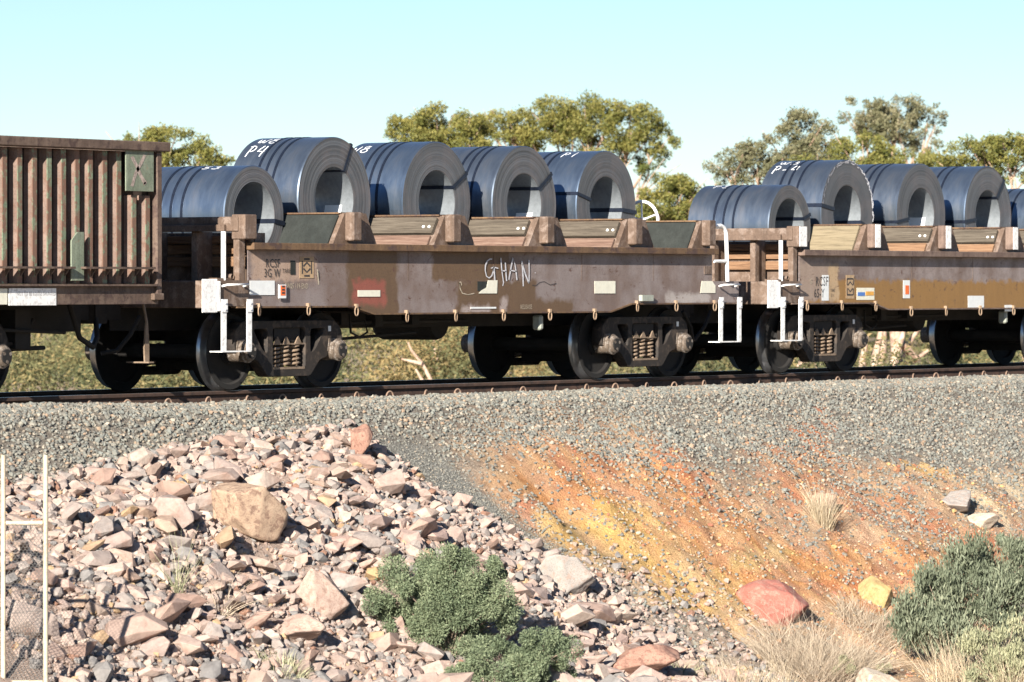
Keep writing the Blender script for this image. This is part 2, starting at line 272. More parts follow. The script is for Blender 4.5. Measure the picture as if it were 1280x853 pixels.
# ------------------------------------------------------------------ mesh helpers
def link(o, parent=None):
    COL.objects.link(o)
    if parent is not None: o.parent = parent
    return o
def tag(o, label=None, cat=None, group=None, kind=None):
    if label: o['label'] = label
    if cat: o['category'] = cat
    if group: o['group'] = group
    if kind: o['kind'] = kind
    return o
def empty(name, loc):
    o = bpy.data.objects.new(name, None); o.location = loc; o.empty_display_size = 0.2; COL.objects.link(o); return o
class MB:
    def __init__(s): s.v = []; s.f = []; s.mi = []; s.sm = []
    def add(s, vs, fs, mi=0, smooth=False):
        k = len(s.v); s.v += [tuple(p) for p in vs]
        for f in fs: s.f.append(tuple(k+i for i in f)); s.mi.append(mi); s.sm.append(smooth)
        return s
    def box(s, x0, x1, y0, y1, z0, z1, mi=0):
        return s.add([(x0,y0,z0),(x1,y0,z0),(x1,y1,z0),(x0,y1,z0),(x0,y0,z1),(x1,y0,z1),(x1,y1,z1),(x0,y1,z1)],
                     [(0,3,2,1),(4,5,6,7),(0,1,5,4),(1,2,6,5),(2,3,7,6),(3,0,4,7)], mi)
    def prism_y(s, pts, y0, y1, mi=0):
        n = len(pts)
        vs = [(x,y0,z) for x,z in pts]+[(x,y1,z) for x,z in pts]
        return s.add(vs, [tuple(range(n)), tuple(range(2*n-1, n-1, -1))]+[(i, i+n, (i+1)%n+n, (i+1)%n) for i in range(n)], mi)
    def prism_z(s, pts, z0, z1, mi=0):
        n = len(pts)
        vs = [(x,y,z0) for x,y in pts]+[(x,y,z1) for x,y in pts]
        return s.add(vs, [tuple(range(n-1,-1,-1)), tuple(range(n, 2*n))]+[(i, (i+1)%n, (i+1)%n+n, i+n) for i in range(n)], mi)
    def prism_x(s, pts, x0, x1, mi=0):
        n = len(pts)
        vs = [(x0,y,z) for y,z in pts]+[(x1,y,z) for y,z in pts]
        return s.add(vs, [tuple(range(n-1,-1,-1)), tuple(range(n, 2*n))]+[(i, (i+1)%n, (i+1)%n+n, i+n) for i in range(n)], mi)
    def tube(s, pts, r, n=8, mi=0, caps=True):
        pts = [Vector(p) for p in pts]; rs = r if isinstance(r, (list, tuple)) else [r]*len(pts)
        vs = []; fs = []; up = Vector((0.12, 0.31, 0.94))
        for i, p in enumerate(pts):
            d = (pts[min(i+1, len(pts)-1)]-pts[max(i-1, 0)]).normalized()
            a = d.cross(up)
            if a.length < 1e-3: a = d.cross(Vector((1, 0, 0)))
            a.normalize(); b = d.cross(a)
            for k in range(n):
                t = 2*math.pi*k/n; vs.append(p+(a*math.cos(t)+b*math.sin(t))*rs[i])
        for i in range(len(pts)-1):
            for k in range(n): fs.append((i*n+k, i*n+(k+1)%n, (i+1)*n+(k+1)%n, (i+1)*n+k))
        s.add(vs, fs, mi, True)
        if caps: s.add([vs[k] for k in range(n)], [tuple(range(n-1,-1,-1))], mi); s.add([vs[(len(pts)-1)*n+k] for k in range(n)], [tuple(range(n))], mi)
        return s
    def lathe_y(s, prof, cx, cz, n=40, mi=0, smooth=True, sharp=()):
        """profile [(radius, y)], open, round the y axis through (cx, cz)"""
        for j in range(len(prof)-1):
            (r0, y0), (r1, y1) = prof[j], prof[j+1]
            vs = []; 
            for k in range(n):
                t = 2*math.pi*k/n; c, q = math.cos(t), math.sin(t)
                vs += [(cx+r0*c, y0, cz+r0*q), (cx+r1*c, y1, cz+r1*q)]
            s.add(vs, [(2*k, 2*k+1, (2*k+3) % (2*n), (2*k+2) % (2*n)) for k in range(n)], mi[j] if isinstance(mi, list) else mi, smooth)
        return s
    def mesh(s, name, mats):
        me = bpy.data.meshes.new(name); me.from_pydata(s.v, [], s.f)
        for m in (mats if isinstance(mats, list) else [mats]): me.materials.append(m)
        me.polygons.foreach_set('material_index', s.mi); me.polygons.foreach_set('use_smooth', s.sm); me.update(); return me
    def build(s, name, mats, parent=None, bev=0.0, fix=False):
        me = s.mesh(name, mats)
        if fix:
            bm = bmesh.new(); bm.from_mesh(me); bmesh.ops.recalc_face_normals(bm, faces=bm.faces); bm.to_mesh(me); bm.free()
        o = link(bpy.data.objects.new(name, me), parent)
        if bev:
            md = o.modifiers.new('bevel', 'BEVEL'); md.width = bev; md.segments = 1; md.limit_method = 'ANGLE'; md.angle_limit = math.radians(40)
        return o
def box(name, m, parent, x0, x1, y0, y1, z0, z1, bev=0.0):
    return MB().box(x0, x1, y0, y1, z0, z1).build(name, m, parent, bev)
def quads(name, P, U, V, mat, tint, parent=None):
    """many flat leaves: centre P, half axes U (length) and V (width); diamond shaped"""
    N = len(P); co = np.empty((N, 4, 3)); co[:,0] = P-U; co[:,1] = P+V-U*0.1; co[:,2] = P+U; co[:,3] = P-V-U*0.1
    me = bpy.data.meshes.new(name); me.vertices.add(4*N); me.loops.add(4*N); me.polygons.add(N)
    me.vertices.foreach_set('co', co.reshape(-1)); me.loops.foreach_set('vertex_index', np.arange(4*N, dtype=np.int32))
    me.polygons.foreach_set('loop_start', np.arange(0, 4*N, 4, dtype=np.int32)); me.polygons.foreach_set('loop_total', np.full(N, 4, dtype=np.int32))
    at = me.attributes.new('tint', 'FLOAT', 'POINT'); at.data.foreach_set('value', np.repeat(np.clip(tint, 0, 1), 4).astype(np.float32))
    me.materials.append(mat); me.update(); me.validate()
    return link(bpy.data.objects.new(name, me), parent)
def unit(v): return v/np.maximum(np.linalg.norm(v, axis=-1, keepdims=True), 1e-9)
def text_part(name, txt, size, x, y, z, m, parent, sx=1.0, shear=0.0):
    cu = bpy.data.curves.new(name, 'FONT'); cu.body = txt; cu.size = size; cu.shear = shear; cu.resolution_u = 2; cu.space_character = 1.08
    t = bpy.data.objects.new(name, cu); COL.objects.link(t); bpy.context.view_layer.update()
    me = bpy.data.meshes.new_from_object(t.evaluated_get(bpy.context.evaluated_depsgraph_get()))
    COL.objects.unlink(t); bpy.data.objects.remove(t)
    me.transform(Matrix.Translation((x, y, z)) @ Matrix.Rotation(math.pi/2, 4, 'X') @ Matrix.Diagonal((sx, 1, 1, 1)))
    me.materials.clear(); me.materials.append(m)
    return link(bpy.data.objects.new(name, me), parent)
def strokes(name, lines, wd, mapf, m, parent):
    """hand drawn strokes: polylines in a 2D page laid on a surface by mapf(u, v)"""
    b = MB()
    for ln in lines:
        P = [Vector(p) for p in ln]; L = []; R = []
        for i, p in enumerate(P):
            d = (P[min(i+1, len(P)-1)]-P[max(i-1, 0)])
            if d.length < 1e-6: d = Vector((1, 0))
            d.normalize(); nn = Vector((-d.y, d.x))*wd/2*random.uniform(0.75, 1.15)
            L.append(mapf(p.x+nn.x, p.y+nn.y)); R.append(mapf(p.x-nn.x, p.y-nn.y))
        k = len(P); b.add(L+R, [(i, i+1, k+i+1, k+i) for i in range(k-1)])
    return b.build(name, m, parent)
def arc(cx, cy, rx, ry, a0, a1, n=9):
    return [(cx+rx*math.cos(math.radians(a0+(a1-a0)*i/(n-1))), cy+ry*math.sin(math.radians(a0+(a1-a0)*i/(n-1)))) for i in range(n)]
GLY = {  # unit wide, unit high
    'P': [[(0.1,0),(0.25,1.0)], [(0.0,0.9)]+arc(0.35,0.72,0.4,0.28,100,-95)],
    'W': [[(0,0.8),(0.1,0.15),(0.3,0.1),(0.45,0.75),(0.5,0.15),(0.75,0.1),(0.95,0.95)]],
    '8': [arc(0.55,0.75,0.3,0.24,60,330,10)+arc(0.45,0.25,0.35,0.25,80,-250,12)+[(0.8,0.95)]],
    '4': [[(0.45,1.0),(0.05,0.45),(0.85,0.42)], [(0.85,0.95),(0.6,0.0)]],
    '1': [[(0.45,1.0),(0.3,0.0)]], '-': [[(0.1,0.4),(0.8,0.45)]],
    '5': [[(0.85,1.0),(0.3,0.95),(0.2,0.55)]+arc(0.35,0.3,0.4,0.28,80,-140)],
    '3': [arc(0.4,0.75,0.38,0.25,130,-80)+arc(0.4,0.25,0.42,0.27,80,-140)],
    '7': [[(0.05,0.9),(0.85,1.0),(0.35,0.0)]], '9': [arc(0.4,0.7,0.33,0.27,0,360,12)+[(0.55,0.0)]],
}

def copy_tree(o, parent=None):
    c = o.copy(); COL.objects.link(c); c.parent = parent
    for ch in o.children: copy_tree(ch, c)
    return c

# ------------------------------------------------------------------ terrain
def vnoise(x, y, sc, seed):
    x = np.asarray(x, float)*sc; y = np.asarray(y, float)*sc
    tab = np.random.default_rng(seed).random((256, 256))
    xi = np.floor(x).astype(int); yi = np.floor(y).astype(int); fx = x-xi; fy = y-yi
    fx = fx*fx*(3-2*fx); fy = fy*fy*(3-2*fy)
    g = lambda a, b: tab[a % 256, b % 256]
    return (g(xi,yi)*(1-fx)+g(xi+1,yi)*fx)*(1-fy)+(g(xi,yi+1)*(1-fx)+g(xi+1,yi+1)*fx)*fy
def fbm(x, y, sc, seed, o=4):
    return sum(vnoise(x, y, sc*2**k, seed+k)*0.5**(k+1) for k in range(o))/(1-0.5**o)
def sstep(a, b, v):
    t = np.clip((v-a)/(b-a), 0, 1); return t*t*(3-2*t)
def base_h(x, y):
    d = -np.asarray(y, float)
    return np.interp(d, [-400, -60, -4.5, -1.9, 1.55, 1.9, 4.0, 6.1, 7.2, 30, 400], [-1.6, -1.6, -1.6, -0.2, -0.14, -0.20, -1.56, -2.93, -3.15, -3.3, -3.3])
def poly_dist(poly, px, py):
    """signed distance in photo pixels to a traced outline, positive inside"""
    P = np.array(poly, float); n = len(P); ins = np.zeros(px.shape, bool); dm = np.full(px.shape, 1e9)
    for i in range(n):
        (x0, y0), (x1, y1) = P[i], P[(i+1) % n]
        c = ((y0 > py) != (y1 > py)) & (px < (x1-x0)*(py-y0)/((y1-y0) if y1 != y0 else 1e-9)+x0); ins ^= c
        t = np.clip(((px-x0)*(x1-x0)+(py-y0)*(y1-y0))/((x1-x0)**2+(y1-y0)**2), 0, 1)
        dm = np.minimum(dm, np.hypot(px-x0-t*(x1-x0), py-y0-t*(y1-y0)))
    return np.where(ins, dm, -dm)
PILE = [(-500, 720), (-150, 640), (0, 612), (110, 588), (200, 566), (270, 550), (350, 545), (440, 535), (480, 556), (530, 596), (580, 622), (640, 655), (700, 694), (760, 732), (810, 770), (870, 815), (930, 870), (1000, 960), (1000, 1300), (-500, 1300)]
CHUTE = [(455, 548), (520, 545), (575, 580), (640, 640), (690, 680), (740, 716), (700, 706), (640, 668), (520, 598)]
GX0, GX1, GY0, GY1, GS = -22.0, 26.0, -9.5, -0.55, 0.06
gx = np.arange(GX0, GX1+1e-6, GS); gy = np.arange(GY0, GY1+1e-6, GS)
XX, YY = np.meshgrid(gx, gy, indexing='ij'); ZB = base_h(XX, YY)
PX, PY, PZ = proj(XX, YY, ZB)
pd = poly_dist(PILE, PX, PY); chd = poly_dist(CHUTE, PX, PY)
d_ = -YY; onslope = sstep(1.8, 3.0, d_)
gul = (fbm(XX*1.0, YY*0.6, 0.9, 3)-0.5)*0.45*onslope*sstep(600, 700, PX)*(1-sstep(6.5, 8.0, d_))
ZZ = ZB+gul+(fbm(XX, YY, 2.2, 11)-0.5)*0.12*onslope+(fbm(XX, YY, 6, 21)-0.5)*0.035
ZZ += 0.32*sstep(0, 150, pd)+(fbm(XX, YY, 1.3, 31)-0.5)*0.3*sstep(20, 90, pd)
ZZ -= 0.10*sstep(-25, 8, chd)*(1-sstep(-5, 20, pd))
ZZ += 0.05*sstep(-7, -9.5, XX)*(1-sstep(1.6, 2.2, d_))
def H(x, y):
    x = np.asarray(x, float); y = np.asarray(y, float)
    u = np.clip((x-GX0)/GS, 0, len(gx)-1.001); v = np.clip((y-GY0)/GS, 0, len(gy)-1.001)
    i = u.astype(int); j = v.astype(int); fu = u-i; fv = v-j
    z = (ZZ[i,j]*(1-fu)+ZZ[i+1,j]*fu)*(1-fv)+(ZZ[i,j+1]*(1-fu)+ZZ[i+1,j+1]*fu)*fv
    ins = (x > GX0) & (x < GX1) & (y > GY0) & (y < GY1)
    return np.where(ins, z, base_h(x, y))
def ground_at(px, py):
    d = ray(px, py); t0 = 30.0
    for t in np.arange(30, 70, 0.05):
        p = [CAM[i]+t*d[i] for i in range(3)]
        if p[2] < float(H(p[0], p[1])): return Vector((p[0], p[1], float(H(p[0], p[1])))), t
    return Vector((CAM[0]+45*d[0], CAM[1]+45*d[1], CAM[2]+45*d[2])), 45.0

ZZ += (fbm(XX, YY, 3.5, 91)-0.5)*0.16*sstep(620, 700, PX)*sstep(580, 640, PY)*(1-sstep(-10, 10, pd))
# soil colours, traced as blotches on the bank
C_BAL = np.array((0.23, 0.205, 0.175)); C_PILE = np.array((0.37, 0.285, 0.24)); C_CH = np.array((0.215, 0.21, 0.19))
C_YEL = np.array((0.60, 0.385, 0.145)); C_ORG = np.array((0.57, 0.275, 0.115)); C_RED = np.array((0.47, 0.175, 0.09)); C_CRE = np.array((0.62, 0.5, 0.34)); C_DUST = np.array((0.49, 0.315, 0.20))
col = np.tile(C_BAL, XX.shape+(1,)).astype(float)
soil_w = np.zeros(XX.shape)
wx = PX+(fbm(XX, YY, 0.9, 41)-0.5)*110+(fbm(XX, YY, 4, 43)-0.5)*70; wy = PY+(fbm(XX, YY, 0.9, 51)-0.5)*60+(fbm(XX, YY, 4, 53)-0.5)*50
def blot(cx, cy, rx, ry, ang, c, wgt=1.0):
    global col, soil_w
    a = math.radians(ang); u = (wx-cx)*math.cos(a)+(wy-cy)*math.sin(a); v = -(wx-cx)*math.sin(a)+(wy-cy)*math.cos(a)
    k = wgt*(1-sstep(0.7, 1.15, np.hypot(u/rx, v/ry))); col[:] = col*(1-k[..., None])+c*k[..., None]; soil_w[:] = np.maximum(soil_w, k)
for q in [(840,650,300,75,24,C_DUST,0.9), (1130,640,230,60,12,C_DUST,0.8), (1010,715,170,46,0,C_ORG), (760,650,150,42,24,C_ORG), (890,655,140,40,28,C_ORG,0.9), (850,600,80,16,28,C_RED,0.8),
          (690,662,100,30,22,C_YEL), (800,700,125,48,28,C_YEL), (870,740,80,36,15,C_YEL), (945,696,48,14,-8,C_YEL), (655,634,38,15,-8,C_RED), (735,583,60,18,15,C_RED,0.7), (1042,548,32,20,45,C_RED),
          (1010,628,60,14,18,C_RED,0.7), (1110,640,95,26,20,C_RED,0.7), (1205,690,60,22,10,C_RED,0.8), (1060,718,90,14,-4,C_RED,0.6), (1000,590,60,14,10,C_RED,0.5), (1205,630,50,12,32,C_CRE), (1150,588,34,11,10,C_YEL,0.8), (1240,600,60,10,10,C_CRE,0.6),
          (1000,775,140,24,0,C_DUST,0.6), (1160,800,200,60,0,np.array((0.42,0.3,0.2)),0.8), (960,840,120,40,0,np.array((0.36,0.29,0.23)),0.8)]:
    blot(*q)
for amt, fr_, sd_, lo_, hi_, cc in ((0.30, 3.2, 95, 0.50, 0.60, (0.56, 0.40, 0.28)), (0.4, 5.0, 195, 0.54, 0.62, (0.42, 0.19, 0.11)), (0.22, 2.6, 295, 0.55, 0.63, (0.36, 0.30, 0.24)), (0.25, 8.0, 395, 0.52, 0.6, (0.60, 0.43, 0.22))):
    k = (amt*sstep(lo_, hi_, fbm(XX*1.7, YY*1.1+XX*0.6, fr_*0.6, sd_))*np.clip(soil_w, 0, 1))[..., None]; col = col*(1-k)+np.array(cc)*k
k = sstep(-14, 6, chd)[..., None]; col = col*(1-k)+C_CH*k
k = (sstep(-70, -5, pd)*sstep(660, 720, PY)*0.7)[..., None]; col = col*(1-k)+np.array((0.36, 0.29, 0.235))*k
k = sstep(-8, 12, pd)[..., None]; col = col*(1-k)+C_PILE*k
k = sstep(6.9, 8.0, d_)[..., None]*0.8; col = col*(1-k)+np.array((0.40, 0.28, 0.18))*k

def soil_material():
    m, n, l, b = new_mat('bank_soil'); at = n.new('ShaderNodeAttribute'); at.attribute_name = 'soil'; co = objco(n)
    f = noise(n, l, co, 6, 8, 0.72); r = ramp(n, [(0.3, (0.7, 0.66, 0.62)), (0.5, (1, 1, 1)), (0.7, (1.18, 1.16, 1.12))]); l.new(f, r.inputs[0])
    g = noise(n, l, co, 45, 4, 0.7); r2 = ramp(n, [(0.33, (0.6, 0.56, 0.52)), (0.5, (1, 1, 1)), (0.72, (1.15, 1.15, 1.15))]); l.new(g, r2.inputs[0])
    c = mix(n, l, 1.0, mix(n, l, 1.0, at.outputs['Color'], r.outputs[0], 'MULTIPLY'), r2.outputs[0], 'MULTIPLY')
    l.new(c, b.inputs['Base Color']); b.inputs['Roughness'].default_value = 0.95; b.inputs['Specular IOR Level'].default_value = 0.15
    h = math_(n, l, 'ADD', math_(n, l, 'MULTIPLY', f, 2.0), g); bump(n, l, b, h, 0.9, 0.035); return m
nx, ny = XX.shape
me = bpy.data.meshes.new('embankment')
V = np.stack([XX, YY, ZZ], -1).reshape(-1, 3); idx = np.arange(nx*ny).reshape(nx, ny)
Q = np.stack([idx[:-1,:-1], idx[1:,:-1], idx[1:,1:], idx[:-1,1:]], -1).reshape(-1, 4)
me.vertices.add(len(V)); me.vertices.foreach_set('co', V.reshape(-1)); me.loops.add(Q.size); me.polygons.add(len(Q))
me.loops.foreach_set('vertex_index', Q.reshape(-1).astype(np.int32)); me.polygons.foreach_set('loop_start', np.arange(0, Q.size, 4, dtype=np.int32)); me.polygons.foreach_set('loop_total', np.full(len(Q), 4, dtype=np.int32))
me.polygons.foreach_set('use_smooth', np.ones(len(Q), bool))
at = me.attributes.new('soil', 'FLOAT_COLOR', 'POINT'); at.data.foreach_set('color', np.concatenate([col, np.ones(col.shape[:2]+(1,))], -1).reshape(-1).astype(np.float32))
me.materials.append(soil_material()); me.update()
emb = link(bpy.data.objects.new('embankment', me)); tag(emb, kind='structure')

def dirt_material(name, c1, c2, sc):
    m, n, l, b = new_mat(name); co = objco(n); f = noise(n, l, co, sc, 8, 0.7); r = ramp(n, [(0.35, c1), (0.65, c2)]); l.new(f, r.inputs[0])
    l.new(r.outputs[0], b.inputs['Base Color']); b.inputs['Roughness'].default_value = 0.95; bump(n, l, b, noise(n, l, co, 20, 5, 0.7), 0.8, 0.03); return m
# the plain: one sheet to the horizon, passing below the bank
gb = MB(); ys = [-3000, -300, -60, -30, -9.6, -7.4, -5.9, -4.0, -1.95, -0.6, 1.95, 4.5, 60, 400, 3000]
xs_ = [-3000, -300, -60, -23, -10, 0, 10, 27, 60, 300, 3000]
def plain_h(x, y):
    z = float(base_h(0, y))
    return z-0.25 if (-22.5 < x < 26.5 and -9.0 < y < -0.7) else z-0.02
vs = [(x, y, plain_h(x, y)) for x in xs_ for y in ys]; m_ = len(ys)
gb.add(vs, [(i*m_+j, (i+1)*m_+j, (i+1)*m_+j+1, i*m_+j+1) for i in range(len(xs_)-1) for j in range(m_-1)])
tag(gb.build('ground', dirt_material('plain_dirt', (0.30, 0.21, 0.13), (0.42, 0.32, 0.2), 1.5)), kind='structure')

# ------------------------------------------------------------------ stones scattered with geometry nodes (uncountable)
def hull_mesh(name, npts, seed, flat_=(1, 1, 1), mat=None, jitter=0.25, bev=0.0):
    r = random.Random(seed); bm = bmesh.new()
    for i in range(npts):
        z = 1-2*(i+0.5)/npts; a = i*2.39996+r.uniform(-0.5, 0.5); q = math.sqrt(max(0, 1-z*z)); k = 1-r.random()*jitter
        bm.verts.new((q*math.cos(a)*k*flat_[0], q*math.sin(a)*k*flat_[1], z*k*flat_[2]))
    ret = bmesh.ops.convex_hull(bm, input=bm.verts, use_existing_faces=False)
    bmesh.ops.delete(bm, geom=[g for g in ret['geom_interior'] if isinstance(g, bmesh.types.BMVert)], context='VERTS')
    bmesh.ops.recalc_face_normals(bm, faces=bm.faces)
    if bev:
        bmesh.ops.dissolve_limit(bm, angle_limit=0.16, verts=bm.verts, edges=bm.edges)
        bmesh.ops.bevel(bm, geom=list(bm.edges), offset=bev, segments=1, affect='EDGES', clamp_overlap=True)
        bmesh.ops.recalc_face_normals(bm, faces=bm.faces)
    me = bpy.data.meshes.new(name); bm.to_mesh(me); bm.free()
    if mat: me.materials.append(mat)
    return me
def scatter(name, P, scl, tint, mat, nvar=8, npts=11, flat_=(1, 0.8, 0.65), parent=None, jitter=0.35):
    lib = bpy.data.collections.new(name+'_variants')
    for k in range(nvar):
        f = tuple(v*random.uniform(0.85, 1.15) for v in flat_)
        lib.objects.link(bpy.data.objects.new(name+'_stone', hull_mesh(name+'_stone', npts, k*13+len(P), f, mat, jitter)))
    N = len(P); me = bpy.data.meshes.new(name); me.vertices.add(N); me.vertices.foreach_set('co', np.asarray(P, float).reshape(-1))
    me.attributes.new('scl', 'FLOAT', 'POINT').data.foreach_set('value', scl.astype(np.float32))
    me.attributes.new('tint', 'FLOAT', 'POINT').data.foreach_set('value', tint.astype(np.float32))
    rot = rng.uniform(-0.6, 0.6, (N, 3)); rot[:, 2] = rng.uniform(0, 6.283, N); flip = rng.random(N) < 0.3; rot[flip, 0] += 1.2
    me.attributes.new('rot', 'FLOAT_VECTOR', 'POINT').data.foreach_set('vector', rot.reshape(-1).astype(np.float32))
    me.materials.append(mat)
    o = link(bpy.data.objects.new(name, me), parent); o['kind'] = 'stuff'
    ng = bpy.data.node_groups.new(name+'_nodes', 'GeometryNodeTree')
    ng.interface.new_socket('Geometry', in_out='INPUT', socket_type='NodeSocketGeometry'); ng.interface.new_socket('Geometry', in_out='OUTPUT', socket_type='NodeSocketGeometry')
    n = ng.nodes; l = ng.links; gi = n.new('NodeGroupInput'); go = n.new('NodeGroupOutput')
    ci = n.new('GeometryNodeCollectionInfo'); ci.inputs['Collection'].default_value = lib; ci.inputs['Separate Children'].default_value = True; ci.inputs['Reset Children'].default_value = True
    ip = n.new('GeometryNodeInstanceOnPoints'); ip.inputs['Pick Instance'].default_value = True
    def na(nm, ty):
        a = n.new('GeometryNodeInputNamedAttribute'); a.data_type = ty; a.inputs['Name'].default_value = nm; return a.outputs[0]
    mp = n.new('GeometryNodeMeshToPoints'); mp.inputs['Radius'].default_value = 0.01
    l.new(gi.outputs[0], mp.inputs[0]); l.new(mp.outputs[0], ip.inputs['Points']); l.new(ci.outputs[0], ip.inputs['Instance'])
    er = n.new('FunctionNodeEulerToRotation'); l.new(na('rot', 'FLOAT_VECTOR'), er.inputs[0]); l.new(er.outputs[0], ip.inputs['Rotation'])
    l.new(na('scl', 'FLOAT'), ip.inputs['Scale']); l.new(ip.outputs[0], go.inputs[0])
    md = o.modifiers.new('scatter', 'NODES'); md.node_group = ng
    return o
def sample(n, x0, x1, y0, y1):
    x = rng.uniform(x0, x1, n); y = rng.uniform(y0, y1, n); px, py, _ = proj(x, y, base_h(x, y)); return x, y, px, py
# ballast: dense near the track, thinning out down the bank
x, y, px, py = sample(200000, -14.5, 19.5, -8.0, -0.86)
d = -y; pdp = poly_dist(PILE, px, py); chp = poly_dist(CHUTE, px, py)
lim = np.interp(px, [-200, 0, 450, 560, 640, 700, 900, 1000, 1280, 1500], [640, 630, 600, 590, 572, 566, 588, 590, 606, 640])+(fbm(x, y*0.4, 1.2, 61)-0.5)*70
dens = 1-sstep(-25, 25, py-lim)*0.93
dens = np.maximum(dens, (0.07+0.16*(1-sstep(620, 690, py))+0.42*(1-0.6*sstep(640, 700, py))*sstep(0.48, 0.64, fbm(x*1.3, y*0.6, 1.3, 71)))*(1-sstep(690, 760, py)*0.85)*(px > 560))
dens = np.maximum(dens, 0.45*sstep(-75, -5, pdp)*sstep(640, 700, py))
dens *= 1-sstep(-6, 10, pdp); dens *= 1-sstep(-14, 4, chp)*(py < 690); dens[d < 1.0] = 1
dens *= np.where(py > 800, 0.5, 1)
keep = rng.random(len(x)) < np.where(dens > 0.9, dens*0.9, dens*0.6)
x, y = x[keep], y[keep]; sc = rng.uniform(0.017, 0.038, len(x))*np.where(rng.random(len(x)) < 0.08, 1.4, 1.0)*(0.8+0.4*fbm(x, y, 1.1, 97))
near = (-y < 1.5)
ballast = scatter('ballast', np.stack([x, y, H(x, y)+sc*0.25+near*0.012], -1), sc, rng.random(len(x)), M['ballast'])
# fine gravel in the washed-out chute
x, y, px, py = sample(160000, -9, 10, -7, -2.2); chp = poly_dist(CHUTE, px, py); pdp = poly_dist(PILE, px, py)
keep = (rng.random(len(x)) < sstep(-16, 6, chp)) & (pdp < 8) & (py < 800); x, y = x[keep], y[keep]; sc = rng.uniform(0.009, 0.018, len(x))
scatter('chute_gravel', np.stack([x, y, H(x, y)+sc*0.3], -1), sc, rng.random(len(x)), M['chip'], npts=9)
# clods and chips of the orange soil
x, y, px, py = sample(45000, -3, 16, -7.6, -2.6); sw = H(x, y)*0
i = np.clip(((x-GX0)/GS).astype(int), 0, nx-1); j = np.clip(((y-GY0)/GS).astype(int), 0, ny-1)
keep = rng.random(len(x)) < soil_w[i, j]*0.5; x, y = x[keep], y[keep]; sc = rng.gamma(2.0, 0.0055, len(x))+0.005
scatter('soil_clods', np.stack([x, y, H(x, y)+sc*0.2], -1), sc, rng.random(len(x)), M['soilstone'], npts=10)

# ------------------------------------------------------------------ boulders and the rock pile
def boulder(name, px, py, wpx, hpx, mat, label, seed, yaw=0.0, sink=0.22, depth=0.8, jag=0.14, tilt=(0, 0), planes=18, hlo=0.45):
    g, Z = ground_at(px, py+hpx*0.25); s = Z/F
    bm = bmesh.new(); bmesh.ops.create_icosphere(bm, subdivisions=5, radius=1.0); me = bpy.data.meshes.new(name); bm.to_mesh(me); bm.free()
    rg_ = np.random.default_rng(seed); D = np.array([v.co[:] for v in me.vertices]); Nn = unit(rg_.normal(size=(planes, 3))); hh = rg_.uniform(hlo, hlo+0.4 if hlo < 0.6 else 0.95, planes)
    dt = D @ Nn.T; r_ = np.where(dt > 0.05, hh/np.maximum(dt, 0.05), 9).min(axis=1); r_ = np.minimum(r_, 1.05)
    fb = lambda sc_, sd_: (fbm(D[:, 0]*1.3+D[:, 2]*0.9+30, D[:, 1]*1.3-D[:, 2]*0.8+30, sc_, sd_, 4)+fbm(D[:, 1]*1.1+60, D[:, 2]*1.2+D[:, 0]*0.5+60, sc_, sd_+5, 4)-1)
    r_ = r_/np.percentile(np.abs(D[:, 0]*r_), 99.5)*(1+jag*0.9*fb(1.6, seed)+jag*0.35*fb(6.0, seed+40))
    me.vertices.foreach_set('co', (D*r_[:, None]).reshape(-1)); me.materials.append(mat); me.polygons.foreach_set('use_smooth', np.ones(len(me.polygons), bool)); me.update()
    o = link(bpy.data.objects.new(name, me))
    a, c = wpx*s/2, hpx*s/2*1.15
    o.scale = (a, a*depth, c); o.rotation_euler = (tilt[0], tilt[1], TH-math.pi/2+yaw); o.location = (g.x, g.y, g.z+c*(1-2*sink))
    return tag(o, label, 'boulder'), (g.x, g.y, a)
BO = []
tanb = boulder_mat('tan_boulder', (0.38, 0.265, 0.185), (0.44, 0.32, 0.23), (0.23, 0.145, 0.105)); redb = boulder_mat('red_boulder', (0.32, 0.105, 0.08), (0.38, 0.15, 0.115), (0.36, 0.2, 0.155))
pinkb = boulder_mat('pink_boulder', (0.36, 0.26, 0.215), (0.44, 0.335, 0.275), (0.30, 0.195, 0.155)); greyb = boulder_mat('grey_boulder', (0.29, 0.265, 0.245), (0.36, 0.325, 0.295), (0.33, 0.25, 0.21)); yelb = boulder_mat('yellow_boulder', (0.50, 0.34, 0.14), (0.54, 0.40, 0.19), (0.45, 0.28, 0.12))
rustb = boulder_mat('rust_boulder', (0.28, 0.15, 0.11), (0.36, 0.215, 0.16), (0.2, 0.1, 0.075)); creamb = boulder_mat('cream_boulder', (0.48, 0.40, 0.31), (0.53, 0.46, 0.37), (0.42, 0.32, 0.24))
